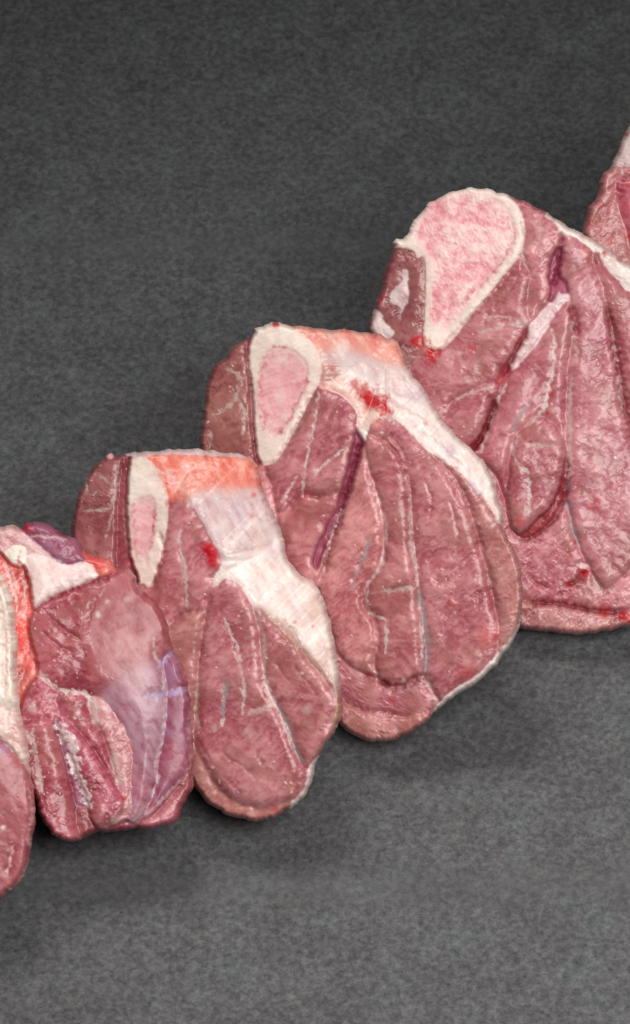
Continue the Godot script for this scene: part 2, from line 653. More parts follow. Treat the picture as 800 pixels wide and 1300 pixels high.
				c = c.lerp(tn[2], clampf((-fold * 0.7 + 0.15) * rough_here - strand * 0.42 + fine * 0.2 + grain * 0.2 - low * 0.4, 0.0, 0.8))
				var brown := clampf(n_low.get_noise_2d(nx * 1.2 + 800.0, ny * 1.2) * 1.6 - 0.15, 0.0, 0.45)
				c = c.lerp(tones["aged"][0], brown)
				if fleck[k] > 0.0:
					c = c.lerp(tones["fleck"][0], fleck[k] * 0.8)
					z += fleck[k] * 0.28
			elif t == "skin":
				z += (mid * 0.3 + fine * 0.05) * float(g.get("sm", 1.0)) + grain * 0.012
				var film := n_mid.get_noise_2d((nx * 0.85 + ny * 0.5) * 1.5 + 60.0, (ny * 0.85 - nx * 0.5) * 0.45)
				c = tn[0].lerp(tn[1], clampf(0.45 + low * 0.8 + film * 0.9, 0.0, 1.0))
				c = c.lerp(tn[2], clampf(-film * 0.55 - mid * 0.45 + fine * 0.45 + grain * 0.15 - 0.05, 0.0, 0.7))
				if fleck[k] > 0.6 and fmod(k * 0.37, 1.0) < 2.0 and g.get("a", 0.5) > 0.7:
					c = c.lerp(tones["fleck"][0], fleck[k] * 0.6)
					z += fleck[k] * 0.2
			elif t == "bone":
				var saw := n_fine.get_noise_2d(nx * 0.16 + ny * 0.06, ny * 1.7 - nx * 0.5)
				z += mid * 0.12 + grain * 0.03 + saw * 0.08
				c = tn[0].lerp(tn[1], clampf(0.4 + low * 0.6 + mid * 0.7, 0.0, 1.0))
				c = c.lerp(tn[2], clampf(0.55 - d_seam[k] * 0.6, 0.0, 0.45) + clampf(fine * 0.3 + grain * 0.2 + saw * 0.3, 0.0, 0.45))
			else:
				var cell := n_fine.get_noise_2d(nx * 0.8 + 70.0, ny * 0.55)
				var pore := smoothstep(0.2, 0.42, n_grain.get_noise_2d(nx * 0.75 + 40.0, ny * 0.6))
				z += mid * 0.25 + cell * 0.12 + grain * 0.04 - pore * 0.12
				c = tn[0].lerp(tn[1], clampf(0.5 + low * 1.3 + mid * 0.8 + cell * 0.35, 0.0, 1.0))
				c = c.lerp(tn[2], clampf(-mid * 0.8 + cell * 0.45 - low * 0.7 - 0.12 + pore * 0.22, 0.0, 0.8))
			col[k] = c
			pz[k] = z + z0
	# tissues that grade into each other
	if joins:
		var d_join := spread(join_cells, w, h)
		var parts := []
		for ch3 in 3:
			var one := PackedFloat32Array()
			one.resize(total)
			for k in total:
				one[k] = col[k][ch3] if used[k] else 0.0
			parts.append(blurred(one, w, h, 6, 2))
		var cover := PackedFloat32Array()
		cover.resize(total)
		for k in total:
			cover[k] = 1.0 if used[k] else 0.0
		cover = blurred(cover, w, h, 6, 2)
		for k in total:
			if used[k] and d_join[k] < 3.6 and cover[k] > 0.05:
				var reach: float = 1.7 if regions[id[k]].get("t", "meat") in ["bone", "marrow"] else 3.6
				var f := (1.0 - smoothstep(0.3, reach, d_join[k])) * 0.85
				col[k] = col[k].lerp(Color(parts[0][k] / cover[k], parts[1][k] / cover[k], parts[2][k] / cover[k]), f)
	for k in total:
		if used[k] and s_mix[k] > 0.0:
			col[k] = col[k].lerp(tone_list[s_tone[k]], clampf(s_mix[k] * (0.9 + 0.3 * n_grain.get_noise_2d(float(k % w), float(k / w) * 1.3)), 0.0, 1.0))
	# blots tint the finished colours
	for b in blot_at:
		var centre: Vector2 = b[0]
		var r: float = b[1]
		var tint: Array = tones[b[2]]
		var strength: float = b[3]
		for j in range(maxi(int((centre.y - r * 2.3 - lo.y) / STEP), 0), mini(int((centre.y + r * 2.3 - lo.y) / STEP) + 1, h)):
			for i in range(maxi(int((centre.x - r * 2.3 - lo.x) / STEP), 0), mini(int((centre.x + r * 2.3 - lo.x) / STEP) + 1, w)):
				var k := j * w + i
				var p := Vector2(lo.x + i * STEP, lo.y + j * STEP)
				var q := p.distance_to(centre) / r + n_mid.get_noise_2dv(p * 1.1 + shift) * 0.55 + n_fine.get_noise_2dv(p * 1.1 + shift) * 0.22
				var f := (1.0 - smoothstep(0.25, 1.25, q)) * strength * (1.0 - smoothstep(1.7, 2.25, p.distance_to(centre) / r))
				if f > 0.0:
					col[k] = col[k].lerp(tint[0].lerp(tint[1], clampf(0.4 + n_fine.get_noise_2dv(p + shift), 0.0, 1.0)), f)
	# a touch of blur where tissues meet, so that no edge is a drawn line
	var soft_col := col.duplicate()
	for j in range(1, h - 1):
		for i in range(1, w - 1):
			var k := j * w + i
			if used[k] and d_seam[k] < STEP * 2.0 and inside[k] and inside[k - 1] and inside[k + 1] and inside[k - w] and inside[k + w]:
				soft_col[k] = col[k] * 0.36 + (col[k - 1] + col[k + 1] + col[k - w] + col[k + w]) * 0.16
	col = soft_col
	# ---- positions; the outermost points sit on the outline itself
	var pos := PackedVector3Array()
	pos.resize(total)
	for j in h:
		for i in w:
			var k := j * w + i
			if not used[k]:
				continue
			var p := Vector2(lo.x + i * STEP, lo.y + j * STEP)
			if not inside[k]:
				var best := 1e9
				var to := p
				for q in edge.size():
					var a := edge[q]
					if absf(a.x - p.x) + absf(a.y - p.y) > 14.0:
						continue
					var near := Geometry2D.get_closest_point_to_segment(p, a, edge[(q + 1) % edge.size()])
					var d2 := near.distance_squared_to(p)
					if d2 < best:
						best = d2
						to = near
				p = to
			var z := maxf(pz[k], (0.6 - p.y * cosT) / sinT)     # nothing sinks into the worktop
			pos[k] = Vector3(p.x, p.y, z)
	# ---- normals from neighbours
	var nrm := PackedVector3Array()
	nrm.resize(total)
	for j in range(1, h - 1):
		for i in range(1, w - 1):
			var k := j * w + i
			if not used[k]:
				continue
			var e := pos[k + 1] if used[k + 1] else pos[k]
			var f := pos[k - 1] if used[k - 1] else pos[k]
			var u := pos[k + w] if used[k + w] else pos[k]
			var d := pos[k - w] if used[k - w] else pos[k]
			var n := (e - f).cross(u - d)
			nrm[k] = n.normalized() if n.length_squared() > 1e-12 else Vector3(0, 0, 1)
	# ---- quads, sorted into one mesh per piece of tissue
	var lists := {}
	var quad := PackedByteArray()
	quad.resize(total)
	var counts := {}
	for k in total:
		if sid[k] >= 0 and inside[k]:
			counts[sid[k]] = counts.get(sid[k], 0) + 1
	for j in range(1, h - 2):
		for i in range(1, w - 2):
			var k := j * w + i
			if not (inside[k] or inside[k + 1] or inside[k + w] or inside[k + w + 1]):
				continue
			if not (used[k] and used[k + 1] and used[k + w] and used[k + w + 1]):
				continue
			quad[k] = 1
			var from := k
			if not inside[k]:
				from = k + 1 if inside[k + 1] else (k + w if inside[k + w] else k + w + 1)
			var key: int = id[from]
			if sid[from] >= 0 and counts.get(sid[from], 0) > 24:
				key = 1000 + sid[from]
			if not lists.has(key):
				lists[key] = PackedInt32Array()
			lists[key].append(k)
	var bone: Node3D = null
	for r in regions.size():
		if lists.has(r):
			var g: Dictionary = regions[r]
			var t: String = g.get("t", "meat")
			var o := piece(g.n, lists[r], w, pos, nrm, col, mats["wet" if g.get("g", 0) else t])
			if g.n == "marrow" and bone:
				bone.add_child(o, true)
			else:
				root.add_child(o, true)
			if g.n == "bone":
				bone = o
	for s in strokes.size():
		if lists.has(1000 + s):
			root.add_child(piece(shape.get("sinew_name", "sinew"), lists[1000 + s], w, pos, nrm, col, mats["skin"]), true)
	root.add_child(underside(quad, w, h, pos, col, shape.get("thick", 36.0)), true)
	return root

func fill(cells: PackedInt32Array, poly: PackedVector2Array, value: int, lo: Vector2, w: int, h: int) -> void:
	var n := poly.size()
	for j in h:
		var y := lo.y + j * STEP
		var xs := PackedFloat32Array()
		for q in n:
			var a := poly[q]
			var b := poly[(q + 1) % n]
			if (a.y <= y) != (b.y <= y):
				xs.append(a.x + (y - a.y) / (b.y - a.y) * (b.x - a.x))
		xs.sort()
		for q in range(0, xs.size() - 1, 2):
			var i0 := maxi(int(ceil((xs[q] - lo.x) / STEP)), 0)
			var i1 := mini(int(floor((xs[q + 1] - lo.x) / STEP)), w - 1)
			for i in range(i0, i1 + 1):
				cells[j * w + i] = value

func piece(called: String, quads: PackedInt32Array, w: int, pos: PackedVector3Array, nrm: PackedVector3Array, col: PackedColorArray, m: Material) -> MeshInstance3D:
	var v := PackedVector3Array()
	var n := PackedVector3Array()
	var c := PackedColorArray()
	var ix := PackedInt32Array()
	var at := {}
	for k in quads:
		for q in [k, k + 1, k + w, k + w + 1]:
			if not at.has(q):
				at[q] = v.size()
				v.append(pos[q] * MM)
				n.append(nrm[q])
				c.append(col[q])
		var a: int = at[k]
		var b: int = at[k + 1]
		var d: int = at[k + w]
		var e: int = at[k + w + 1]
		ix.append_array(PackedInt32Array([a, d, b, b, d, e]))
	return mesh_node(called, v, n, c, ix, m)

func mesh_node(called: String, v: PackedVector3Array, n: PackedVector3Array, c: PackedColorArray, ix: PackedInt32Array, m: Material) -> MeshInstance3D:
	var arr := []
	arr.resize(Mesh.ARRAY_MAX)
	arr[Mesh.ARRAY_VERTEX] = v
	arr[Mesh.ARRAY_NORMAL] = n
	arr[Mesh.ARRAY_COLOR] = c
	arr[Mesh.ARRAY_INDEX] = ix
	var me := ArrayMesh.new()
	me.add_surface_from_arrays(Mesh.PRIMITIVE_TRIANGLES, arr)
	me.surface_set_material(0, m)
	var o := MeshInstance3D.new()
	o.name = called
	o.mesh = me
	return o

func underside(quad: PackedByteArray, w: int, h: int, pos: PackedVector3Array, col: PackedColorArray, thick: float) -> MeshInstance3D:
	# the sides and the back of the cut, rounding in behind its outline down to where it rests
	var edges := PackedInt32Array()
	var mid := Vector2.ZERO
	for j in range(1, h - 1):
		for i in range(1, w - 1):
			var k := j * w + i
			if not quad[k]:
				continue
			if not quad[k - w]: edges.append_array(PackedInt32Array([k + 1, k]))
			if not quad[k + w]: edges.append_array(PackedInt32Array([k + w, k + w + 1]))
			if not quad[k - 1]: edges.append_array(PackedInt32Array([k, k + w]))
			if not quad[k + 1]: edges.append_array(PackedInt32Array([k + w + 1, k + 1]))
	for k in edges:
		mid += Vector2(pos[k].x, pos[k].y)
	mid /= maxi(edges.size(), 1)
	var back := 1e9
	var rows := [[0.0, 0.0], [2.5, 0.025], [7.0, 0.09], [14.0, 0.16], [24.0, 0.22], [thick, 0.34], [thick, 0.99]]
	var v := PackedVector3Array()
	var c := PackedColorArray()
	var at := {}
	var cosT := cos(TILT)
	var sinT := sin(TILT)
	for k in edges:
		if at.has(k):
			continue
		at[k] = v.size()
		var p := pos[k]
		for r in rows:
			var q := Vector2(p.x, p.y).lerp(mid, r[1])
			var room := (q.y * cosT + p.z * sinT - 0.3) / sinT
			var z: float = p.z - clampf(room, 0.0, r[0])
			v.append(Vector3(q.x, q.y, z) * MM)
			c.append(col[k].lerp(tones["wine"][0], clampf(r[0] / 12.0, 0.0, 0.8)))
	var ix := PackedInt32Array()
	for e in range(0, edges.size(), 2):
		var a: int = at[edges[e]]
		var b: int = at[edges[e + 1]]
		for r in rows.size() - 1:
			ix.append_array(PackedInt32Array([a + r, b + r + 1, b + r, a + r, a + r + 1, b + r + 1]))
	var n := PackedVector3Array()
	n.resize(v.size())
	for t in range(0, ix.size(), 3):
		var f := (v[ix[t + 2]] - v[ix[t]]).cross(v[ix[t + 1]] - v[ix[t]])
		for q in 3:
			n[ix[t + q]] += f
	for q in n.size():
		n[q] = n[q].normalized() if n[q].length_squared() > 1e-24 else Vector3(0, 0, -1)
	return mesh_node("underside", v, n, c, ix, mats["meat"])

func bead(root: Node3D, called: String, at: Vector3, r: float, t: Color) -> void:
	# a small loose lump of fat
	var v := PackedVector3Array()
	var c := PackedColorArray()
	var ix := PackedInt32Array()
	for a in 9:
		for b in 12:
			var d := Vector3(sin(PI * a / 8.0) * cos(TAU * b / 12.0), cos(PI * a / 8.0), sin(PI * a / 8.0) * sin(TAU * b / 12.0))
			v.append((at + d * r * (1.0 + 0.35 * n_mid.get_noise_3dv(d * 6.0 + at))) * MM)
			c.append(t)
			if a < 8:
				var o := a * 12
				var b2 := (b + 1) % 12
				ix.append_array(PackedInt32Array([o + b, o + 12 + b, o + b2, o + b2, o + 12 + b, o + 12 + b2]))
	var n := PackedVector3Array()
	for q in v.size():
		n.append((v[q] - at * MM).normalized())
	root.add_child(mesh_node(called, v, n, c, ix, mats["skin"]), true)

# ------------------------------------------------------------------ the row of cuts
func region(called: String, key: String, bulge: float, more: Dictionary, poly: String) -> Dictionary:
	var d := {"n": called, "tones": tones[key], "b": bulge, "p": poly, "coarse": 0.8 + 0.45 * sin(poly.length() * 2.9 + 1.0), "fibre": Vector2.from_angle(deg_to_rad(more.get("dir", 8.0 + 34.0 * sin(poly.length() * 1.7))))}
	d.merge(more)
	if called == "muscle":
		var warm := sin(poly.length() * 5.3) * 0.035
		var lift := 1.0 + 0.06 * sin(poly.length() * 3.1 + 2.0)
		var own := []
		for c in tones[key]:
			own.append(Color(c.r * lift, c.g * lift * (1.0 + warm), c.b * lift * (1.0 - warm)))
		d.tones = own
	return d

func shanks() -> void:
	cut_c()
	cut_d()
	cut_e()
	cut_b()
	cut_a()
	cut_f()

func cut_c() -> void:
	var shape := {"seed": 3, "z": 25.0, "round": [1.9, 8], "slope": 0.75, "flecks": 150,
		"outline": "-61.2,87.5 -60.3,93.5 -58.1,100.6 -54.3,106.7 -49.6,110.0 -45.0,110.7 -40.6,111.6 -34.0,112.0 -26.4,112.6 -15.5,111.7 -8.9,110.7 -5.5,108.9 -3.4,104.5 -2.1,99.0 0.4,93.0 3.7,85.9 4.4,81.0 7.5,76.0 13.0,71.7 15.7,66.8 17.9,60.2 19.5,51.4 20.8,42.7 21.4,34.0 20.1,28.5 16.2,23.6 13.5,18.1 12.4,12.1 9.7,7.7 5.3,3.9 -0.2,0.9 -5.6,0.4 -12.2,1.7 -17.6,4.4 -22.0,8.8 -24.8,13.2 -28.6,23.0 -32.9,36.1 -37.3,51.4 -42.8,64.6 -50.4,71.1 -58.1,78.8",
		"depth": "-60.3,87.5,-29.0 -54.3,106.1,-27.0 -55.9,75.5,-30.0 -46.1,109.4,-17.0 -45.0,84.2,-14.0 -37.3,90.8,-3.0 -36.8,109.4,-4.0 -30.8,99.5,2.0 -31.9,84.2,2.0 -29.7,55.8,-5.0 -29.7,31.8,-12.0 -26.4,71.1,2.0 -14.4,70.0,5.0 -22.0,46.0,3.0 -13.3,29.6,4.0 -1.2,51.4,4.0 -5.6,13.2,1.0 7.5,29.6,-2.0 14.1,46.0,-3.0 -16.6,5.5,-3.0 -1.2,2.3,-3.0 19.5,34.0,-9.0 3.1,106.1,4.0 16.2,73.3,4.0"}
	var regions := [
		region("muscle", "dim", 1.5, {"a": 1.2}, "-61.9,87.5 -60.3,93.5 -58.1,100.6 -54.3,106.7 -49.6,110.5 -44.4,111.0 -46.1,103.9 -46.8,95.2 -47.2,85.3 -47.4,71.1 -50.4,70.0 -58.1,77.7"),
		region("muscle", "deep", 1.0, {"o": -2.5, "a": 1.3}, "-44.4,111.0 -42.6,109.4 -43.6,99.5 -43.7,89.7 -42.8,79.9 -41.1,73.3 -46.1,68.9 -47.6,71.1 -47.2,85.3 -46.8,95.2 -46.1,103.9"),
		region("muscle", "meat", 1.6, {"a": 0.3}, "-30.8,96.8 -24.8,97.6 -22.6,93.5 -20.4,89.7 -17.6,84.2 -14.4,79.9 -17.1,73.3 -18.7,67.8 -20.4,63.5 -26.4,63.3 -30.8,59.1 -33.8,62.4 -37.9,68.9 -39.0,71.1 -35.1,74.4 -32.9,81.0 -31.3,88.6"),
		region("muscle", "rindpink", 3, {"a": 0.1}, "-30.8,58.0 -29.1,60.7 -26.4,63.3 -19.6,63.5 -20.3,59.1 -21.5,51.4 -22.0,42.7 -22.7,34.0 -23.3,23.0 -22.9,12.1 -26.4,15.4 -29.7,29.6 -32.9,41.6 -31.9,51.4"),
		region("muscle", "meat", 2.8, {"a": 0.2}, "-19.6,63.5 -18.5,67.6 -16.8,71.1 -14.4,72.8 -12.0,72.9 -8.9,70.9 -5.1,65.1 -3.4,58.0 -2.7,49.3 -1.2,41.6 2.0,34.5 5.3,28.5 7.5,21.9 9.1,16.5 7.5,9.9 3.1,6.1 -3.4,4.4 -11.1,6.6 -16.6,11.0 -20.4,18.7 -22.9,24.1 -22.7,34.0 -22.0,42.7 -21.4,51.4 -20.3,59.1"),
		region("muscle", "meat", 2, {"a": 0.5}, "-5.1,65.1 -1.2,61.7 3.1,58.0 8.6,52.5 14.1,46.5 17.9,41.6 19.7,36.1 18.4,29.6 14.1,21.9 9.7,17.6 7.5,21.9 5.3,28.5 2.0,34.5 -1.2,41.6 -2.7,49.3 -3.4,58.0"),
		region("rind", "rindtan", 0.6, {"a": 0.4, "f": 1, "j": 200}, "-3.4,65.7 3.1,59.6 8.6,54.2 14.1,48.7 18.4,43.8 21.3,40.5 21.5,33.4 19.7,27.9 18.2,29.6 19.5,36.1 17.9,41.1 14.1,45.8 8.6,51.8 3.1,57.2 -1.2,61.3"),
		region("muscle", "rindpink", 1.2, {"a": 0}, "-25.3,15.4 -22.9,20.8 -19.8,16.5 -16.0,10.5 -11.1,6.4 -3.4,4.4 3.1,5.8 5.9,4.2 -0.2,0.7 -5.6,0.1 -12.2,1.4 -17.6,4.0 -22.0,8.4"),
		region("bone", "bone", 0.2, {"w": 2, "o": 0.35, "t": "bone", "j": 400}, "-42.8,107.7 -41.7,109.6 -40.1,110.3 -36.8,109.4 -34.6,107.2 -32.4,102.8 -31.1,97.4 -31.0,92.4 -31.5,87.5 -32.9,81.0 -35.1,74.4 -36.4,71.1 -37.5,70.9 -39.3,73.3 -41.1,76.6 -42.5,81.0 -43.3,89.7 -43.6,99.5"),
		region("marrow", "marrow", 0, {"w": 2, "o": 0.2, "t": "bone", "j": 400}, "-40.3,96.9 -38.2,98.1 -35.6,97.8 -34.9,95.2 -35.2,89.9 -35.9,85.7 -36.8,82.2 -37.6,81.6 -37.1,79.2 -37.6,76.9 -38.8,79.2 -39.7,79.5 -40.3,81.6 -41.2,85.1 -41.7,91.0 -41.5,95.2"),
		region("periosteum", "orange", 0.5, {"w": 2, "f": 1, "t": "skin", "j": 200}, "-37.9,110.3 -29.7,110.5 -15.5,110.5 -7.8,110.5 -5.5,108.9 -2.6,102.8 -2.9,100.0 -11.1,100.4 -18.7,100.1 -24.8,97.8 -26.6,97.1 -30.8,97.4 -31.1,98.5 -32.7,103.9 -35.1,107.6"),
		region("silver_skin", "skin", 0.2, {"w": 2, "f": 1, "t": "skin", "rr": 0.4}, "-43.9,111.4 -34.0,112.7 -26.4,113.1 -15.5,112.1 -7.8,111.0 -6.7,109.8 -15.5,110.4 -26.4,110.7 -34.0,110.7 -39.0,110.0 -41.7,109.6"),
		region("silver_skin", "skin", 0.5, {"w": 3, "f": 1, "t": "skin", "j": 200, "sm": 0.6}, "-24.8,97.7 -18.7,100.1 -11.1,100.4 -2.8,100.2 -1.2,95.2 2.0,88.4 -1.2,83.1 -7.8,81.5 -14.4,80.4 -17.4,84.0 -20.4,89.7 -22.6,93.5"),
		region("fat", "fat", 0.5, {"w": 3, "f": 1, "t": "skin", "j": 200, "sm": 0.6}, "-14.4,80.4 -7.8,81.5 -1.2,83.1 1.8,88.4 3.9,85.9 4.7,81.0 7.5,76.0 13.0,71.7 15.7,66.8 17.9,60.2 19.5,51.4 21.2,41.6 19.5,41.6 17.3,45.4 14.1,49.3 8.6,54.5 3.1,60.0 -2.3,64.6 -5.1,65.1 -8.9,71.1 -12.2,72.9 -14.6,72.8 -16.8,71.1 -17.4,73.3 -15.2,77.1"),
		region("fat_rim", "fat", 0.8, {"w": 2, "t": "skin"}, "5.4,3.9 8.2,6.3 11.0,9.3 12.5,13.5 13.5,18.1 14.9,17.8 13.9,12.1 11.8,7.8 8.2,5.0"),
	]
	var strokes := [
		["sinew", 1.0, 0.25, "pale", "-53.5,105.2 -51.1,104.0 -48.8,102.1 -46.9,102.1"],
		["sinew", 1.1, 0.25, "pale", "-45.9,108.5 -46.4,104.3 -47.1,99.5 -48.3,95.3 -51.1,94.3 -54.9,93.9 -56.8,93.6"],
		["sinew", 0.6, 0.2, "pale", "-56.1,103.8 -56.1,100.5 -54.9,98.6 -52.5,99.5"],
		["sinew", 0.5, 0.2, "pale", "-47.3,94.8 -48.8,90.6 -50.2,84.4"],
		["sinew", 0.8, 0.3, "white", "-26.9,88.4 -27.7,84.2 -25.8,76.6 -25.5,70.0 -25.3,64.3"],
		["crease", 1.0, -0.6, "", "-27.3,87.5 -28.1,83.1 -26.4,76.4 -26.1,68.9 -26.0,64.6"],
		["crease", 1.0, -1.0, "", "-30.8,59.1 -26.4,63.3 -23.1,63.5 -19.6,63.7"],
		["crease", 1.0, -0.8, "", "-19.3,65.7 -20.0,59.1 -21.3,51.4 -22.0,41.6"],
		["crease", 1.2, -1.3, "", "-33.8,87.5 -32.3,81.0 -34.3,74.4 -36.2,70.0"],
		["sinew", 0.8, 0.3, "white", "-13.8,61.4 -12.4,57.5 -10.6,53.9 -9.5,50.4 -8.8,46.1 -8.2,42.6 -8.0,39.0 -8.3,35.5 -8.5,32.7"],
		["sinew", 1.0, 0.3, "pale", "-4.9,64.6 -3.1,60.3 -2.2,56.1 -2.0,50.4 -2.1,44.7"],
		["sinew", 1.7, 0.5, "white", "-2.1,44.7 -1.4,41.2 0.1,37.6 1.8,34.1"],
		["sinew", 1.6, -0.5, "grey", "1.8,36.2 3.4,32.7 5.4,28.4 6.4,24.9 7.9,21.3 10.0,18.5"],
		["sinew", 0.9, 0.3, "white", "1.8,34.1 4.0,29.5 5.4,25.6 6.1,22.7"],
		["sinew", 1.6, -0.3, "grey", "-13.6,43.3 -13.5,40.5 -14.1,36.2 -14.6,31.9"],
		["sinew", 0.8, 0.3, "white", "-14.5,39.0 -14.2,33.4 -15.0,28.8"],
		["sinew", 0.9, 0.3, "pale", "-21.9,42.2 -22.4,38.3 -22.6,32.7 -21.7,27.0"],
		["sinew", 1.6, 0.3, "pale", "-6.7,33.0 -3.8,33.9 -0.3,35.1"],
		["sinew", 0.5, 0.2, "pale", "-27.2,80.2 -26.2,73.8 -25.5,67.4 -25.7,64.6"],
		["crease", 1.4, -0.38, "", "-15.2,22.0 -12.4,19.2 -8.8,17.4 -4.6,13.5"],
		["crease", 1.4, -0.38, "", "-14.8,14.6 -12.0,11.7 -8.8,8.5"],
		["crease", 1.2, -0.38, "", "-4.6,22.0 -2.8,18.5 -1.0,16.0"],
		["crease", 1.4, -0.38, "", "-21.9,24.9 -18.7,19.2 -15.9,16.3"],
		["crease", 1.6, -1.0, "", "-1.0,62.1 4.0,60.3 7.5,55.3 11.0,49.7 16.0,43.3 19.6,38.3"],
		["sinew", 0.7, 0.3, "pale", "0.4,62.1 4.0,60.7 7.5,56.8 12.5,48.3 17.4,41.9 19.6,39.0"],
		["crease", 1.2, -0.38, "", "6.1,48.3 10.3,43.3 14.6,37.6"],
		["crease", 1.0, -0.38, "", "1.1,48.3 6.1,41.9"],
		["stain", 1.6, 0, "marrowred", "-41.2,96.9 -41.7,91.0 -41.1,84.5 -40.1,79.8"],
		["stain", 1.6, 0, "marrowred", "-34.9,95.2 -35.4,89.3 -36.5,83.9 -37.2,81.0"],
		["stain", 2.2, 0, "orange", "-36.2,109.4 -33.5,105.0 -31.3,98.5"],
		["stain", 1.5, 0, "orange", "-30.8,97.6 -24.8,98.2"],
		["crease", 0.9, -0.5, "", "-43.3,107.2 -43.7,95.2 -43.2,81.0"],
		["crease", 0.8, -0.4, "", "-14.4,81.0 -7.8,81.8 2.0,84.2"],
		["crease", 0.8, -0.4, "", "-17.6,84.8 -12.2,82.6 -4.5,82.3"],
	]
	var blots := [
		[0.2, 81.6, 3.31, "lilac", 0.22], [10.8, 72.1, 3.78, "pinkfat", 0.45], [-10.5, 93.4, 3.78, "lilac", 0.3], [-3.4, 83.9, 3.31, "pinkfat", 0.5], [3.7, 67.4, 3.31, "pinkfat", 0.4],
		[-12.8, 100.5, 2.36, "salmon", 0.5], [-4.6, 105.2, 2.36, "salmon", 0.5], [-18.5, 81.6, 2.84, "blood", 0.95], [-17.1, 78.7, 2.60, "blood", 0.95], [-19.7, 83.9, 1.18, "blood", 0.7],
		[-30.8, 96.2, 1.42, "blood", 0.5], [7.3, 60.3, 0.95, "blood", 0.5], [12.5, 59.1, 0.71, "blood", 0.5], [-42.6, 78.7, 0.95, "blood", 0.6], [0.9, 4.1, 1.65, "blood", 0.4],
		[-5.3, 98.6, 1.18, "raw", 0.6], [-6.2, 92.2, 1.18, "raw", 0.5], [10.8, 34.3, 1.89, "pale", 0.5], [-17.1, 28.4, 1.42, "pale", 0.6], [-6.2, 27.2, 2.36, "pale", 0.4],
		[-25.6, 106.4, 2.36, "fat", 0.4], [-30.6, 105.2, 1.89, "fat", 0.5], [-28.2, 101.7, 2.84, "fat", 0.35], [-8.1, 74.5, 4.73, "fat", 0.3], [13.2, 63.9, 4.73, "rindtan", 0.5],
		[16.7, 50.9, 4.73, "rindtan", 0.5], [-12.8, 83.9, 2.84, "fat", 0.5]
	]
	var root := cut("third cut from the left, narrow bone end with orange rim, resting behind the purple-skinned cut", Vector3(-0.0132, 0.0, 0.1257), shape, regions, strokes, blots)
	bead(root, "fat_lump", Vector3(-48.8, 109.9, 9.0), 1.30, tones["rindpink"][1])

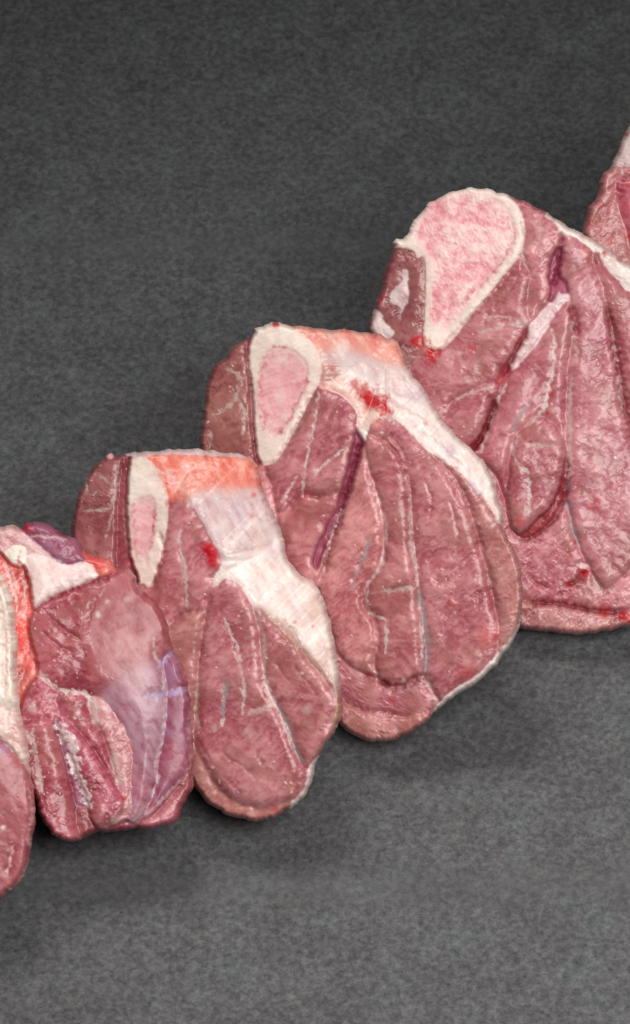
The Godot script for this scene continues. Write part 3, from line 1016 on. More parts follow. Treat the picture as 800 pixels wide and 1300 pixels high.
func cut_d() -> void:
	var shape := {"seed": 4, "z": 20.0, "round": [1.9, 8], "slope": 0.75, "flecks": 150,
		"outline": "-56.0,93.2 -55.2,101.1 -53.9,110.3 -53.0,113.6 -49.0,117.6 -44.4,122.2 -40.5,124.8 -39.4,126.8 -35.8,127.7 -32.6,128.8 -28.6,127.7 -19.4,126.7 -14.8,126.5 -8.8,126.1 -0.9,125.1 4.1,123.2 5.9,120.2 7.6,114.9 10.3,111.6 13.3,107.0 16.5,102.2 18.8,97.8 23.4,93.2 28.1,88.6 32.0,84.0 34.6,77.4 36.2,70.8 37.0,64.9 39.9,58.9 41.9,52.4 42.6,45.8 42.3,38.5 40.6,33.3 37.9,28.6 33.3,22.7 28.1,18.1 22.8,14.8 16.9,10.2 12.9,6.2 8.3,2.9 3.0,0.6 -2.2,0.3 -7.5,1.6 -12.1,4.3 -15.4,10.2 -19.4,22.1 -23.3,32.6 -28.6,43.1 -33.9,53.7 -39.1,64.2 -44.4,74.8 -51.0,82.7 -55.6,87.9",
		"depth": "-55.6,93.2,-31.0 -51.0,113.0,-28.0 -43.1,120.9,-17.0 -51.0,77.4,-31.0 -39.1,76.1,-13.0 -32.6,106.4,-3.0 -32.6,126.8,-3.0 -20.0,111.6,3.0 -27.3,89.2,1.0 -26.0,58.9,-1.0 -19.4,48.4,-2.0 -14.1,89.2,4.0 -2.2,93.2,5.0 -19.4,20.7,-8.0 -0.9,66.8,5.0 0.4,33.9,5.0 20.2,58.9,5.0 17.5,27.3,3.0 33.3,51.0,-2.0 38.6,43.1,-4.0 1.7,6.2,-2.0 -8.8,3.6,-4.0 22.8,16.8,-2.0 26.7,99.8,4.0 7.0,124.8,3.0"}
	var regions := [
		region("muscle", "dim", 1.5, {"a": 1.3}, "-56.9,89.2 -56.3,101.1 -53.9,111.0 -52.3,114.9 -44.4,122.8 -39.8,125.5 -40.1,116.9 -40.5,110.3 -40.1,99.8 -39.1,87.9 -37.2,76.1 -51.0,78.7"),
		region("muscle", "deep", 0.8, {"o": -1.5, "a": 1.3}, "-42.0,122.2 -39.1,125.5 -38.5,113.0 -38.1,99.8 -37.2,87.9 -35.2,82.7 -33.9,74.8 -37.2,74.8 -39.1,87.9 -40.5,99.8 -40.9,113.0"),
		region("muscle", "meat", 1.6, {"a": 0.4}, "-40.5,80.0 -37.2,85.3 -35.2,84.6 -33.2,77.4 -31.9,70.8 -31.0,61.6 -28.3,55.0 -27.3,48.4 -33.9,51.0 -40.5,64.2"),
		region("muscle", "meat", 2.0, {"o": 0.6, "a": 0.5}, "-19.1,108.6 -12.8,106.0 -8.6,101.1 -7.5,94.5 -8.0,87.9 -9.9,82.0 -11.9,76.9 -19.4,75.5 -25.3,75.9 -29.3,70.8 -31.8,70.1 -33.2,77.4 -35.5,84.2 -31.9,86.6 -26.6,95.8 -22.0,104.4"),
		region("muscle", "meat", 2.2, {"o": 0.4, "a": 0.3}, "-25.3,75.9 -19.4,75.5 -11.9,76.9 -12.8,70.8 -15.7,62.9 -18.1,55.7 -19.9,49.5 -22.7,48.1 -27.3,53.7 -30.6,60.9 -31.8,70.1 -29.3,70.8"),
		region("muscle", "meat", 2.2, {"a": 0.3}, "-4.9,93.2 -4.2,85.3 -2.0,78.7 -0.3,72.1 0.6,64.2 0.4,56.3 -2.2,51.7 -4.9,47.1 -4.9,41.8 -2.0,38.5 -0.9,31.3 -2.0,24.7 -0.9,20.5 -6.2,21.8 -12.8,26.7 -16.5,37.2 -19.4,47.5 -16.5,57.0 -13.8,66.2 -10.7,75.4 -8.2,83.3 -6.2,90.6"),
		region("muscle", "meat", 2.4, {"o": 1.0, "a": 0.25}, "-4.6,94.5 -2.0,92.8 1.0,93.3 4.3,90.6 7.0,84.0 8.2,74.8 9.0,64.2 10.7,47.1 12.2,32.6 11.2,22.1 7.6,18.1 3.0,17.7 -0.7,19.9 -2.0,24.7 -0.9,31.3 -2.0,38.5 -4.9,41.8 -4.9,47.1 -2.2,51.7 0.4,56.3 0.6,64.2 -0.3,72.1 -2.0,78.7 -4.2,85.3 -5.1,90.6"),
		region("muscle", "meat", 2.2, {"a": 0.6}, "-4.4,95.2 -2.9,98.2 1.7,98.7 7.6,95.2 12.2,90.3 17.5,86.4 21.7,80.0 25.4,73.4 28.3,64.2 31.0,53.7 33.6,43.1 35.4,35.2 34.6,28.6 30.7,21.8 24.1,16.5 17.5,13.1 14.6,18.1 13.6,27.3 12.2,32.6 10.7,47.1 9.0,64.2 8.2,74.8 7.0,84.0 4.3,90.6 1.0,93.3 -2.0,92.8"),
		region("muscle", "purplewall", 0.2, {"o": -2.2, "w": 2, "a": 0.1, "t": "skin", "g": 1, "sm": 0.5}, "-7.7,96.2 -4.4,95.6 -5.5,91.4 -8.1,83.0 -9.6,77.0 -12.1,71.0 -15.1,65.1 -17.6,59.4 -19.9,53.1 -21.3,56.1 -17.6,65.1 -14.0,72.2 -11.7,80.6 -9.5,89.6"),
		region("rind", "rindpink", 1.8, {"a": 0.8}, "14.9,87.9 22.8,82.9 28.1,77.7 32.0,72.4 35.3,67.1 37.5,65.3 40.6,58.9 42.6,52.4 43.2,45.8 42.6,38.5 40.8,33.0 36.6,26.9 34.9,28.6 35.4,35.2 33.6,43.1 31.0,53.7 28.3,64.2 25.4,73.4 21.7,80.0"),
		region("muscle", "meat", 1.5, {"o": -1.2, "a": 0.9}, "-20.0,47.1 -16.5,37.2 -12.8,26.7 -6.2,21.8 -0.7,19.9 3.0,17.7 7.6,18.0 11.2,20.7 13.8,18.1 17.5,13.1 16.5,9.9 7.0,7.8 -2.2,8.6 -8.8,10.5 -13.4,14.1 -17.4,20.7 -22.0,35.2"),
		region("rind", "rindpink", 1.4, {"a": 1.5}, "-16.7,16.8 -13.4,14.1 -8.8,10.5 -2.2,8.6 7.0,7.8 14.9,9.4 17.3,10.7 13.3,6.0 8.6,2.5 3.0,0.2 -2.2,-0.1 -7.5,1.2 -12.8,4.3"),
		region("bone", "bone", 0.2, {"w": 2, "o": 0.35, "t": "bone", "j": 400}, "-39.9,124.0 -38.2,126.4 -35.5,128.1 -32.6,128.7 -29.6,128.1 -25.4,126.4 -21.8,123.7 -19.7,120.2 -18.9,116.0 -19.1,110.6 -20.6,108.2 -22.4,104.6 -24.8,99.2 -27.2,94.4 -29.6,90.2 -31.7,86.6 -34.4,85.0 -36.4,85.0 -37.9,87.2 -38.7,92.0 -39.1,98.0 -39.4,104.6 -40.0,110.6 -40.9,115.4 -40.9,119.6"),
		region("marrow", "marrow", 0, {"w": 2, "o": 0.2, "t": "bone", "j": 400}, "-33.2,121.1 -30.2,120.8 -26.6,119.6 -23.6,116.6 -22.7,113.0 -23.6,108.8 -26.0,104.0 -28.4,99.2 -31.1,95.0 -33.8,93.7 -35.5,96.2 -37.0,99.8 -37.5,105.2 -37.3,110.6 -36.1,115.4 -35.0,119.0"),
		region("periosteum", "salmon", 0.5, {"w": 2, "f": 1, "t": "skin", "j": 200}, "-28.9,128.3 -19.4,127.1 -8.8,126.4 -0.9,125.4 4.3,123.5 6.4,120.2 8.0,114.0 1.7,115.5 -6.2,118.8 -12.8,120.1 -17.8,119.3 -19.6,118.0 -20.2,119.8 -21.8,122.5 -25.3,125.5"),
		region("silver_skin", "skin", 0.5, {"w": 3, "f": 1, "t": "skin", "j": 200, "sm": 0.6}, "-17.8,119.3 -12.8,120.1 -6.2,118.8 1.7,115.5 7.9,114.2 10.3,111.9 13.6,107.0 16.9,101.6 12.2,103.0 4.3,106.4 -0.9,109.0 -6.2,112.7 -12.8,115.3 -17.0,116.9 -19.6,118.0"),
		region("connective_tissue", "pinkfat", 0.6, {"w": 3, "a": 0.7, "f": 1, "j": 200}, "-19.6,118.0 -16.7,116.8 -12.8,114.3 -7.5,107.7 -0.9,104.4 2.8,99.8 -0.9,99.0 -2.9,97.8 -5.5,95.8 -7.8,95.8 -8.3,101.1 -12.8,106.0 -19.1,108.6 -18.7,113.0"),
		region("fat", "fat", 0.6, {"w": 4, "f": 1, "t": "skin", "j": 200, "sm": 0.6}, "-12.8,115.3 -6.2,112.7 -0.9,109.0 4.3,106.4 12.2,103.0 16.9,101.6 19.1,97.8 23.7,93.2 28.3,88.6 32.3,84.0 34.9,77.4 36.5,70.8 37.5,64.9 35.3,67.0 32.0,72.3 28.1,77.5 22.8,82.8 17.5,86.4 12.2,90.3 7.6,95.2 2.8,99.5 -0.9,104.4 -7.5,107.7"),
		region("fat", "fat", 0.4, {"w": 2, "t": "skin"}, "-7.8,95.8 -5.5,95.8 -2.9,97.8 -0.9,99.0 0.4,98.7 -2.8,98.2 -4.4,95.2 -5.1,91.9 -6.7,93.2"),
		region("fat_rim", "fat", 0.8, {"w": 2, "t": "skin"}, "42.3,40.5 41.2,33.9 38.2,28.6 33.6,23.0 28.3,18.4 23.0,15.1 17.1,10.5 14.9,8.9 16.5,11.8 22.1,16.8 27.4,20.3 32.0,24.4 37.0,30.0 40.2,35.0"),
	]
	var strokes := [
		["sinew", 1.3, 0.3, "pale", "-48.4,114.5 -46.0,113.6 -43.9,112.1 -43.5,109.4 -45.0,105.8 -46.2,103.4 -49.3,101.6 -51.7,100.3"],
		["sinew", 1.2, 0.3, "pale", "-45.0,105.8 -43.0,102.8 -42.1,99.2 -42.7,94.4"],
		["sinew", 0.8, 0.2, "pale", "-53.2,95.6 -52.3,92.6 -52.9,90.2"],
		["stain", 1.8, 0, "marrowred", "-35.0,120.2 -37.0,111.8 -37.3,105.2 -36.9,99.8 -35.2,95.6 -33.8,93.8"],
		["stain", 1.8, 0, "marrowred", "-22.7,114.2 -23.5,108.8 -26.0,103.7 -28.4,98.9 -31.1,94.9 -33.2,93.5"],
		["stain", 1.3, 0, "marrowred", "-35.2,120.2 -32.0,120.9 -29.0,120.5"],
		["gap", 1.7, -2.8, "", "-6.5,93.9 -7.4,88.6 -9.5,81.6 -11.5,76.1 -13.4,67.5 -16.5,58.9 -19.0,49.1"],
		["sinew", 0.7, 0.2, "white", "-19.4,107.7 -19.9,102.4 -20.7,98.5 -22.0,91.9 -23.1,86.6 -24.1,80.0 -24.4,75.3"],
		["sinew", 0.7, 0.2, "white", "-12.1,89.5 -14.8,87.3 -17.0,85.6 -20.0,82.7 -21.8,80.6"],
		["sinew", 0.7, 0.2, "white", "-26.0,81.2 -28.4,77.6 -30.8,73.4"],
		["crease", 1.0, -0.9, "", "-29.3,70.5 -25.3,75.7 -19.4,75.3 -12.1,76.6"],
		["crease", 1.3, -1.3, "", "-36.2,84.6 -31.9,86.6 -26.6,95.6 -21.8,104.7 -19.0,109.3"],
		["sinew", 0.9, 0.3, "white", "-2.0,77.0 -1.1,73.4 0.1,69.8 0.9,65.7 0.7,60.9 -0.2,56.1 -0.5,53.1"],
		["sinew", 0.9, 0.3, "white", "0.4,55.0 -2.2,51.6 -4.6,48.4 -5.0,44.5 -4.2,40.5 -2.2,38.9 0.6,37.6 1.2,34.6 0.8,27.3"],
		["crease", 1.2, -1.2, "", "-6.2,48.4 -6.2,41.8 -3.3,37.6 -2.0,31.3"],
		["crease", 1.4, -1.6, "", "-2.0,93.3 0.4,92.3 3.4,89.0 5.8,85.4 7.1,81.2"],
		["sinew", 0.9, 0.2, "pale", "7.1,81.2 7.9,77.0 8.3,72.2 8.4,65.7 8.5,59.7 9.7,54.9 10.1,51.9"],
		["sinew", 1.0, 0.3, "white", "8.5,62.7 9.4,57.3 10.3,51.9 10.3,47.7"],
		["sinew", 2.0, -0.7, "grey", "10.9,46.5 12.1,39.3 13.3,34.5 13.6,28.5 13.1,23.7 12.7,21.3"],
		["sinew", 0.7, 0.3, "white", "10.9,43.5 11.5,37.5 11.9,30.9 11.6,24.3"],
		["sinew", 0.9, 0.3, "pale", "13.0,21.3 14.8,16.5 16.6,12.3 17.8,10.0"],
		["sinew", 1.2, 0.3, "pale", "0.4,47.0 3.0,46.4 6.3,47.1 10.3,47.6"],
		["sinew", 1.1, 0.2, "grey", "-4.3,62.1 -5.0,57.9 -6.5,54.3"],
		["sinew", 0.8, 0.2, "grey", "-5.1,59.6 -6.5,55.0 -8.3,50.4 -9.4,47.1"],
		["sinew", 0.7, 0.3, "white", "-11.6,73.4 -14.0,66.8 -15.8,61.5 -17.3,57.3 -17.9,51.9"],
		["gap", 1.7, -2.6, "", "-1.4,19.2 2.2,18.0 5.2,17.7 8.2,19.2 10.9,21.3"],
		["crease", 1.5, -1.2, "", "-13.4,12.3 -5.0,10.0 2.2,9.1 5.8,8.9"],
		["crease", 2.0, -1.4, "", "14.9,87.9 20.2,82.9 25.4,74.8 28.7,64.2 32.0,52.4 34.0,43.1 35.3,35.2"],
		["crease", 1.2, -1.0, "", "17.8,83.0 21.3,78.2 24.6,71.6"],
		["crease", 1.2, -0.9, "", "27.9,62.1 31.2,54.3 32.1,47.7 33.9,39.9"],
		["crease", 0.9, -0.6, "", "12.9,80.0 14.9,73.4 13.8,66.8"],
		["crease", 0.9, -0.6, "", "20.2,74.8 22.8,64.2 22.1,57.6"],
		["crease", 0.8, -0.5, "", "-0.9,106.4 7.0,101.8 14.9,97.8"],
		["crease", 0.8, -0.5, "", "9.6,95.2 14.9,93.2 25.4,84.0"],
	]
	var blots := [
		[-30.2, 117.2, 2.40, "spongypale", 0.5], [-30.8, 105.8, 2.99, "spongypale", 0.35], [-35.5, 100.4, 1.44, "marrowred", 0.35], [-25.4, 108.8, 1.44, "marrowred", 0.3], [20.2, 89.2, 2.90, "lilac", 0.3],
		[28.1, 78.7, 3.16, "lilac", 0.25], [14.9, 102.4, 2.90, "pinkfat", 0.5], [9.6, 106.4, 2.64, "lilac", 0.3], [25.4, 86.6, 2.11, "pinkfat", 0.5], [33.3, 73.4, 2.11, "rindtan", 0.4],
		[4.3, 110.3, 2.11, "salmon", 0.4], [-32.6, 127.9, 1.19, "blood", 0.9], [-5.5, 107.0, 3.16, "blood", 0.8], [-2.2, 104.4, 4.22, "blood", 0.95], [0.6, 101.4, 2.64, "blood", 0.95],
		[-8.2, 109.0, 2.64, "blood", 0.7], [0.0, 72.1, 1.05, "blood", 0.7], [20.8, 43.1, 1.58, "blood", 0.45], [12.9, 97.2, 0.92, "blood", 0.5], [-4.2, 21.0, 0.92, "blood", 0.6],
		[6.3, 19.4, 0.79, "blood", 0.6], [-23.6, 75.2, 0.66, "blood", 0.6], [32.0, 32.6, 3.69, "raw", 0.45], [25.4, 22.1, 3.16, "raw", 0.4], [3.0, 13.5, 1.84, "raw", 0.3],
		[6.3, 19.2, 1.05, "fat", 0.8], [-16.7, 124.8, 2.37, "pale", 0.5], [-0.9, 124.4, 3.95, "raw", 0.25], [-15.4, 114.3, 1.58, "blood", 0.5], [-12.8, 120.9, 2.64, "fat", 0.6],
		[-2.2, 97.2, 1.84, "orange", 0.5], [14.9, 7.6, 2.37, "orange", 0.35], [-2.2, 123.5, 1.84, "blood", 0.35], [-17.4, 128.8, 0.66, "raw", 0.5]
	]
	var root := cut("fourth cut from the left, oval pink marrow bone and white fatty flank", Vector3(0.0206, 0.0, 0.0948), shape, regions, strokes, blots)

func cut_e() -> void:
	var shape := {"seed": 5, "z": 16.0, "round": [2.0, 7.5], "slope": 0.75, "flecks": 150,
		"outline": "-62.0,95.1 -60.7,99.6 -58.8,105.9 -56.3,114.9 -54.0,119.7 -54.2,121.5 -53.2,122.8 -51.4,122.9 -49.9,124.3 -48.0,128.2 -44.8,132.1 -44.0,133.2 -40.3,135.3 -35.9,137.2 -29.5,138.2 -23.1,137.3 -17.4,135.5 -11.6,133.1 -6.5,130.4 -0.2,126.6 6.2,123.1 12.6,118.9 18.8,114.6 26.6,108.5 34.3,98.3 38.1,83.0 39.4,63.9 38.7,44.7 35.5,25.6 30.4,12.9 25.3,6.5 18.8,2.4 12.6,0.6 4.9,-0.3 -2.7,0.1 -9.1,0.6 -14.8,1.9 -19.3,9.0 -24.4,21.8 -30.8,37.1 -37.1,51.1 -43.5,62.6 -48.6,72.8 -53.7,83.0 -58.8,90.6",
		"depth": "-60.7,95.7,-22.0 -57.5,108.5,-20.0 -52.4,118.7,-12.0 -58.8,83.0,-22.0 -44.8,83.0,-5.0 -42.2,108.5,-2.0 -30.8,134.0,-1.0 -30.8,105.9,2.0 -12.9,126.3,2.0 -0.2,121.2,3.0 -23.1,88.1,3.0 -34.6,65.1,0.0 -28.2,38.4,-3.0 -24.4,57.5,1.0 -11.6,57.5,4.0 -9.1,19.2,1.0 7.5,83.0,5.0 10.0,44.7,5.0 20.2,95.7,2.0 25.3,19.2,0.0 -2.7,2.7,-3.0 12.6,2.7,-3.0 35.5,70.2,-5.0 34.3,32.0,-5.0 30.4,102.1,-2.0"}
	var regions := [
		region("muscle", "dim", 1.4, {"a": 1.2}, "-63.3,94.5 -61.4,99.6 -58.8,107.2 -56.3,115.5 -54.0,120.0 -49.9,120.2 -47.3,118.7 -44.8,116.4 -44.3,104.7 -44.8,91.9 -46.1,86.8 -47.3,77.9 -58.8,88.1"),
		region("muscle", "meat", 1.7, {"a": 0.5}, "-48.6,80.4 -46.3,86.6 -44.8,88.7 -41.0,87.3 -36.5,92.2 -29.5,99.3 -23.1,105.7 -16.7,113.3 -14.4,117.4 -11.9,111.0 -12.6,104.7 -12.3,98.3 -13.7,94.2 -17.7,86.8 -21.6,81.5 -23.4,77.9 -28.2,76.0 -34.6,72.5 -37.4,67.4 -42.2,71.5"),
		region("muscle", "meat", 2.2, {"o": 0.5, "a": 0.3}, "-37.4,67.4 -34.6,72.5 -28.2,75.8 -23.4,77.6 -21.8,74.3 -24.4,65.8 -27.6,57.5 -30.1,56.0 -33.1,59.4"),
		region("muscle", "pinkmeat", 1.5, {"a": 0.7}, "-18.0,135.9 -11.6,133.3 -6.5,130.5 -2.1,126.6 -2.3,118.7 -3.5,112.1 -6.5,104.7 -10.4,99.6 -12.3,98.0 -12.6,104.7 -11.6,111.0 -14.4,117.4 -13.7,123.8 -14.9,128.9"),
		region("muscle", "meat", 2.2, {"a": 0.25}, "-20.8,76.0 -17.7,79.7 -16.4,82.1 -13.4,85.1 -9.8,88.8 -5.5,94.3 -4.8,97.3 -2.5,100.4 0.0,101.0 2.1,97.3 2.8,91.2 2.4,85.7 0.7,77.8 0.1,69.3 -0.3,60.8 -0.5,55.3 -5.5,60.8 -9.8,66.9 -13.4,63.8 -16.0,60.8 -17.7,55.9 -18.3,49.8 -19.5,42.5 -21.4,48.6 -24.4,53.4 -27.5,56.2 -25.0,63.2 -22.9,69.3"),
		region("muscle", "redwall", 0.2, {"o": -1.0, "w": 2, "a": 0.1, "t": "skin", "g": 1, "sm": 0.5}, "-0.2,56.5 0.1,54.1 -0.5,44.9 -2.7,37.3 -7.1,32.7 -12.2,29.2 -15.9,29.3 -18.0,31.5 -14.7,33.3 -6.4,40.0 -4.0,43.7 -2.8,48.6 -1.7,53.4"),
		region("muscle", "pinkwall", 0.2, {"o": -1.8, "w": 2, "a": 0.1, "t": "skin", "g": 1, "sm": 0.5}, "-13.6,94.3 -12.2,93.7 -14.9,88.8 -17.7,83.3 -19.2,79.7 -22.0,77.2 -20.9,80.3 -18.7,84.5 -16.2,89.4"),
		region("muscle", "redwall", 0.2, {"o": -1.8, "w": 2, "a": 0.1, "t": "skin", "g": 1, "sm": 0.5}, "-23.1,72.3 -22.2,70.5 -23.9,65.3 -26.1,60.5 -29.9,56.4 -30.8,58.0 -27.6,61.4 -25.3,66.9"),
		region("muscle", "purplewall", 0.2, {"o": -2.2, "w": 2, "a": 0.1, "t": "skin", "g": 1, "sm": 0.5}, "-3.0,119.8 -2.2,118.1 -2.0,112.0 -1.8,106.0 -2.8,104.0 -5.3,103.4 -6.1,108.6 -6.3,112.0 -4.9,117.6"),
		region("muscle", "meat", 2.4, {"o": 1.8, "a": 0.25}, "-16.0,60.8 -13.4,63.5 -9.8,66.5 -6.1,65.6 -3.1,62.0 -1.0,56.5 -2.0,49.8 -3.3,44.9 -6.0,39.1 -9.8,35.5 -13.6,31.6 -16.2,31.5 -17.7,34.6 -18.6,42.5 -18.3,49.8 -17.7,55.9"),
		region("muscle", "pinkmeat", 2.0, {"a": 0.45}, "-2.3,126.1 2.4,122.3 7.5,116.4 10.0,108.5 12.3,99.6 14.1,90.6 15.8,80.4 17.7,67.7 21.5,51.1 23.4,32.0 19.0,21.8 11.3,14.1 6.2,21.8 2.4,30.7 0.4,38.4 -0.9,47.3 -0.9,65.1 -0.4,77.9 0.4,88.1 2.1,95.7 2.1,103.4 0.5,108.5 -2.7,111.0 -2.1,118.7"),
		region("muscle", "meat", 2, {"a": 0.6}, "7.5,116.4 11.3,117.4 18.8,110.1 27.3,108.5 34.9,98.3 39.1,83.0 40.4,63.9 39.6,44.7 35.5,24.3 27.9,18.0 23.4,32.0 21.5,51.1 17.7,67.7 15.8,80.4 14.1,90.6 12.3,99.6 10.0,108.5"),
		region("muscle", "meat", 1.6, {"o": -1.2, "a": 1.2}, "-32.0,42.2 -26.9,49.8 -22.5,48.6 -19.9,40.9 -17.4,32.0 -12.9,29.7 -6.5,33.0 -1.7,40.9 0.4,38.4 2.4,30.7 6.2,21.8 11.3,14.1 19.0,19.2 27.9,18.0 25.3,8.4 18.8,7.0 12.6,5.7 4.9,7.0 -2.7,8.3 -14.8,10.0 -20.6,12.9 -25.7,24.3"),
		region("muscle", "meatpale", 1.6, {"a": 1.5}, "-20.6,11.6 -14.8,9.9 -2.7,8.1 4.9,6.9 12.6,5.6 18.8,6.9 26.6,9.0 26.0,5.8 18.8,1.9 12.6,0.1 4.9,-0.8 -9.1,0.1 -15.5,1.4"),
		region("bone", "bone", 0.2, {"w": 2, "o": 0.35, "t": "bone", "rr": 0.45, "j": 400}, "-54.0,119.9 -53.0,121.5 -51.3,123.2 -50.3,123.9 -47.9,127.6 -43.9,132.6 -40.6,135.6 -35.2,137.7 -29.8,138.4 -24.5,137.7 -19.8,136.0 -16.4,133.3 -14.4,129.3 -13.6,125.2 -14.1,120.5 -16.1,116.9 -19.8,113.2 -23.1,109.1 -25.8,104.5 -29.2,99.8 -33.2,94.4 -37.2,89.7 -40.6,88.0 -43.2,88.7 -44.9,91.0 -44.7,96.4 -44.2,102.4 -43.9,109.1 -43.9,113.8 -44.9,116.9 -46.6,116.5 -47.9,118.5 -50.6,119.5"),
		region("marrow", "spongy", 0, {"w": 2, "o": 0.2, "t": "marrow", "rr": 0.45, "j": 400}, "-47.9,123.2 -46.3,127.2 -43.2,132.6 -40.6,134.5 -35.2,136.6 -29.2,137.0 -23.1,135.2 -19.4,132.3 -17.1,127.6 -16.6,122.6 -18.1,118.2 -22.5,113.2 -25.8,109.1 -29.2,103.8 -33.2,99.1 -37.2,95.4 -39.9,94.1 -41.6,96.4 -42.2,101.1 -41.9,107.8 -42.0,113.2 -43.1,117.2 -45.9,119.9"),
		region("silver_skin", "skin", 0.4, {"w": 2, "t": "skin"}, "-51.3,112.8 -49.4,112.4 -49.8,107.8 -49.1,105.5 -50.3,101.8 -52.0,98.8 -52.5,101.4 -55.6,103.1 -54.0,107.1 -51.6,109.1"),
		region("silver_skin", "skin", 0.4, {"w": 2, "t": "skin"}, "-60.3,100.8 -58.0,99.4 -56.5,96.1 -54.1,94.1 -55.3,91.4 -61.3,93.1 -60.8,97.1"),
		region("tendon", "tendon", 0.9, {"w": 2, "o": -0.6, "t": "skin"}, "-3.7,105.2 -5.5,101.0 -9.2,97.3 -12.2,94.3 -14.7,90.0 -17.7,85.1 -18.4,83.0 -16.8,81.8 -14.0,84.8 -11.0,88.5 -8.6,92.8 -5.5,97.0 -2.8,100.7 -1.6,103.1 -2.2,105.2"),
		region("fat", "fat", 0.8, {"w": 3, "f": 1, "t": "skin"}, "-6.5,130.7 -0.2,126.8 6.2,123.4 12.6,119.2 19.2,114.9 27.3,108.7 22.8,108.5 18.8,110.4 15.1,112.8 10.0,117.2 4.9,121.0 1.1,122.8 -2.7,124.3 -4.2,126.8 -7.0,128.9"),
		region("fat", "fat", 1, {"w": 3, "t": "skin"}, "10.0,117.2 15.1,112.8 21.5,109.1 21.5,104.7 17.7,105.9 15.1,109.5 12.0,112.6"),
	]
	var strokes := [
		["stain", 1.8, 0, "marrowred", "-41.9,107.8 -41.6,101.8 -42.2,98.4 -40.6,95.1"],
		["stain", 2.0, 0, "marrowred", "-17.1,127.2 -17.1,121.9 -21.1,114.5 -25.8,109.1 -30.5,105.1 -35.2,100.4"],
		["sinew", 0.8, 0.3, "white", "-5.5,94.3 -4.8,91.8 -4.5,88.8 -4.8,83.3 -5.5,79.0 -6.1,76.0 -6.7,72.9 -8.1,69.3 -11.0,66.2 -12.8,64.1"],
		["sinew", 1.2, 0.3, "white", "-6.0,77.8 -6.4,74.2 -7.8,69.9"],
		["sinew", 1.0, 0.3, "white", "-15.3,61.4 -17.1,58.3 -17.4,55.3 -16.2,52.5 -13.4,50.7 -12.5,47.4 -12.2,42.5 -12.5,36.4"],
		["sinew", 0.9, 0.3, "pale", "-12.2,58.2 -9.2,58.6 -6.7,58.0 -4.8,58.4"],
		["sinew", 1.2, 0.2, "grey", "-11.9,71.7 -13.4,69.3 -15.6,66.9 -17.4,62.0"],
		["gap", 2.2, -2.0, "", "0.0,101.0 1.7,98.2 2.5,95.5 2.8,91.2"],
		["sinew", 0.8, 0.2, "pale", "0.9,96.7 1.2,92.5 2.1,88.8 2.4,83.9"],
		["sinew", 1.0, 0.2, "pale", "0.9,79.0 0.4,74.2 0.1,69.3 0.1,64.4 0.6,60.8"],
		["sinew", 1.1, 0.2, "pale", "0.6,60.8 0.3,55.9 0.6,51.6 -0.3,47.4"],
		["sinew", 1.4, -0.5, "grey", "-0.2,48.6 -0.6,43.7 0.0,37.6 0.6,33.3 2.4,30.3 3.6,26.0"],
		["gap", 1.6, -2.2, "", "-0.2,55.3 -0.4,49.8 -0.8,44.9 -2.1,39.4 -3.7,36.4 -7.1,32.8 -12.2,29.5 -15.6,29.4"],
		["gap", 1.6, -2.5, "", "-12.5,93.7 -15.3,89.4 -18.3,83.9 -20.8,79.0"],
		["gap", 1.6, -2.5, "", "-22.3,71.7 -24.4,66.9 -26.8,60.8 -29.9,55.9"],
		["gap", 1.6, -2.5, "", "-2.3,124.4 -2.7,117.4 -3.7,111.0 -5.3,106.6"],
		["sinew", 0.8, 0.3, "white", "-19.2,77.8 -22.0,71.7 -23.8,66.2 -25.6,61.4 -27.1,55.9"],
		["sinew", 1.0, 0.3, "pale", "-34.6,72.4 -30.8,74.3 -26.9,75.6 -22.5,76.6"],
		["sinew", 0.7, 0.3, "pale", "-26.2,97.9 -20.8,98.2 -15.3,96.7 -12.2,95.5"],
		["sinew", 0.8, 0.3, "pale", "-28.1,93.1 -22.6,94.3 -17.7,95.8 -12.8,95.2"],
		["gap", 2.2, -3.0, "", "11.6,102.1 12.6,98.3 14.1,90.6 15.8,80.4 17.7,68.3 19.6,60.0"],
		["sinew", 1.0, 0.3, "white", "13.2,95.7 14.1,88.1 15.4,77.9 16.7,67.7"],
		["gap", 1.8, -2.4, "", "-13.8,9.6 -8.4,9.4 -5.5,9.3 -0.6,8.6 4.2,7.6 9.1,6.9 14.0,6.5 18.9,7.4"],
		["gap", 2.4, -2.4, "", "-1.1,14.7 1.3,15.7 3.3,17.1 4.7,19.3"],
		["sinew", 1.4, 0.3, "white", "3.3,21.5 5.2,20.8 6.9,20.5"],
		["sinew", 0.9, 0.3, "pale", "7.2,18.1 8.6,15.2 9.4,11.8"],
		["crease", 1.2, -1.0, "", "-12.8,18.1 -9.4,15.2 -5.5,13.7"],
		["crease", 1.0, -0.6, "", "13.0,21.5 15.9,19.1 18.9,17.6"],
		["crease", 1.1, -1.0, "", "-14.2,118.0 -12.9,113.6 -11.9,110.4"],
		["crease", 1.0, -0.9, "", "-44.5,88.1 -40.3,87.3 -35.9,92.5 -28.2,100.2 -22.5,105.9 -16.1,113.6"],
		["sinew", 0.6, 0.2, "pale", "-14.8,127.6 -13.9,122.5 -14.4,116.8 -12.3,111.7"],
	]
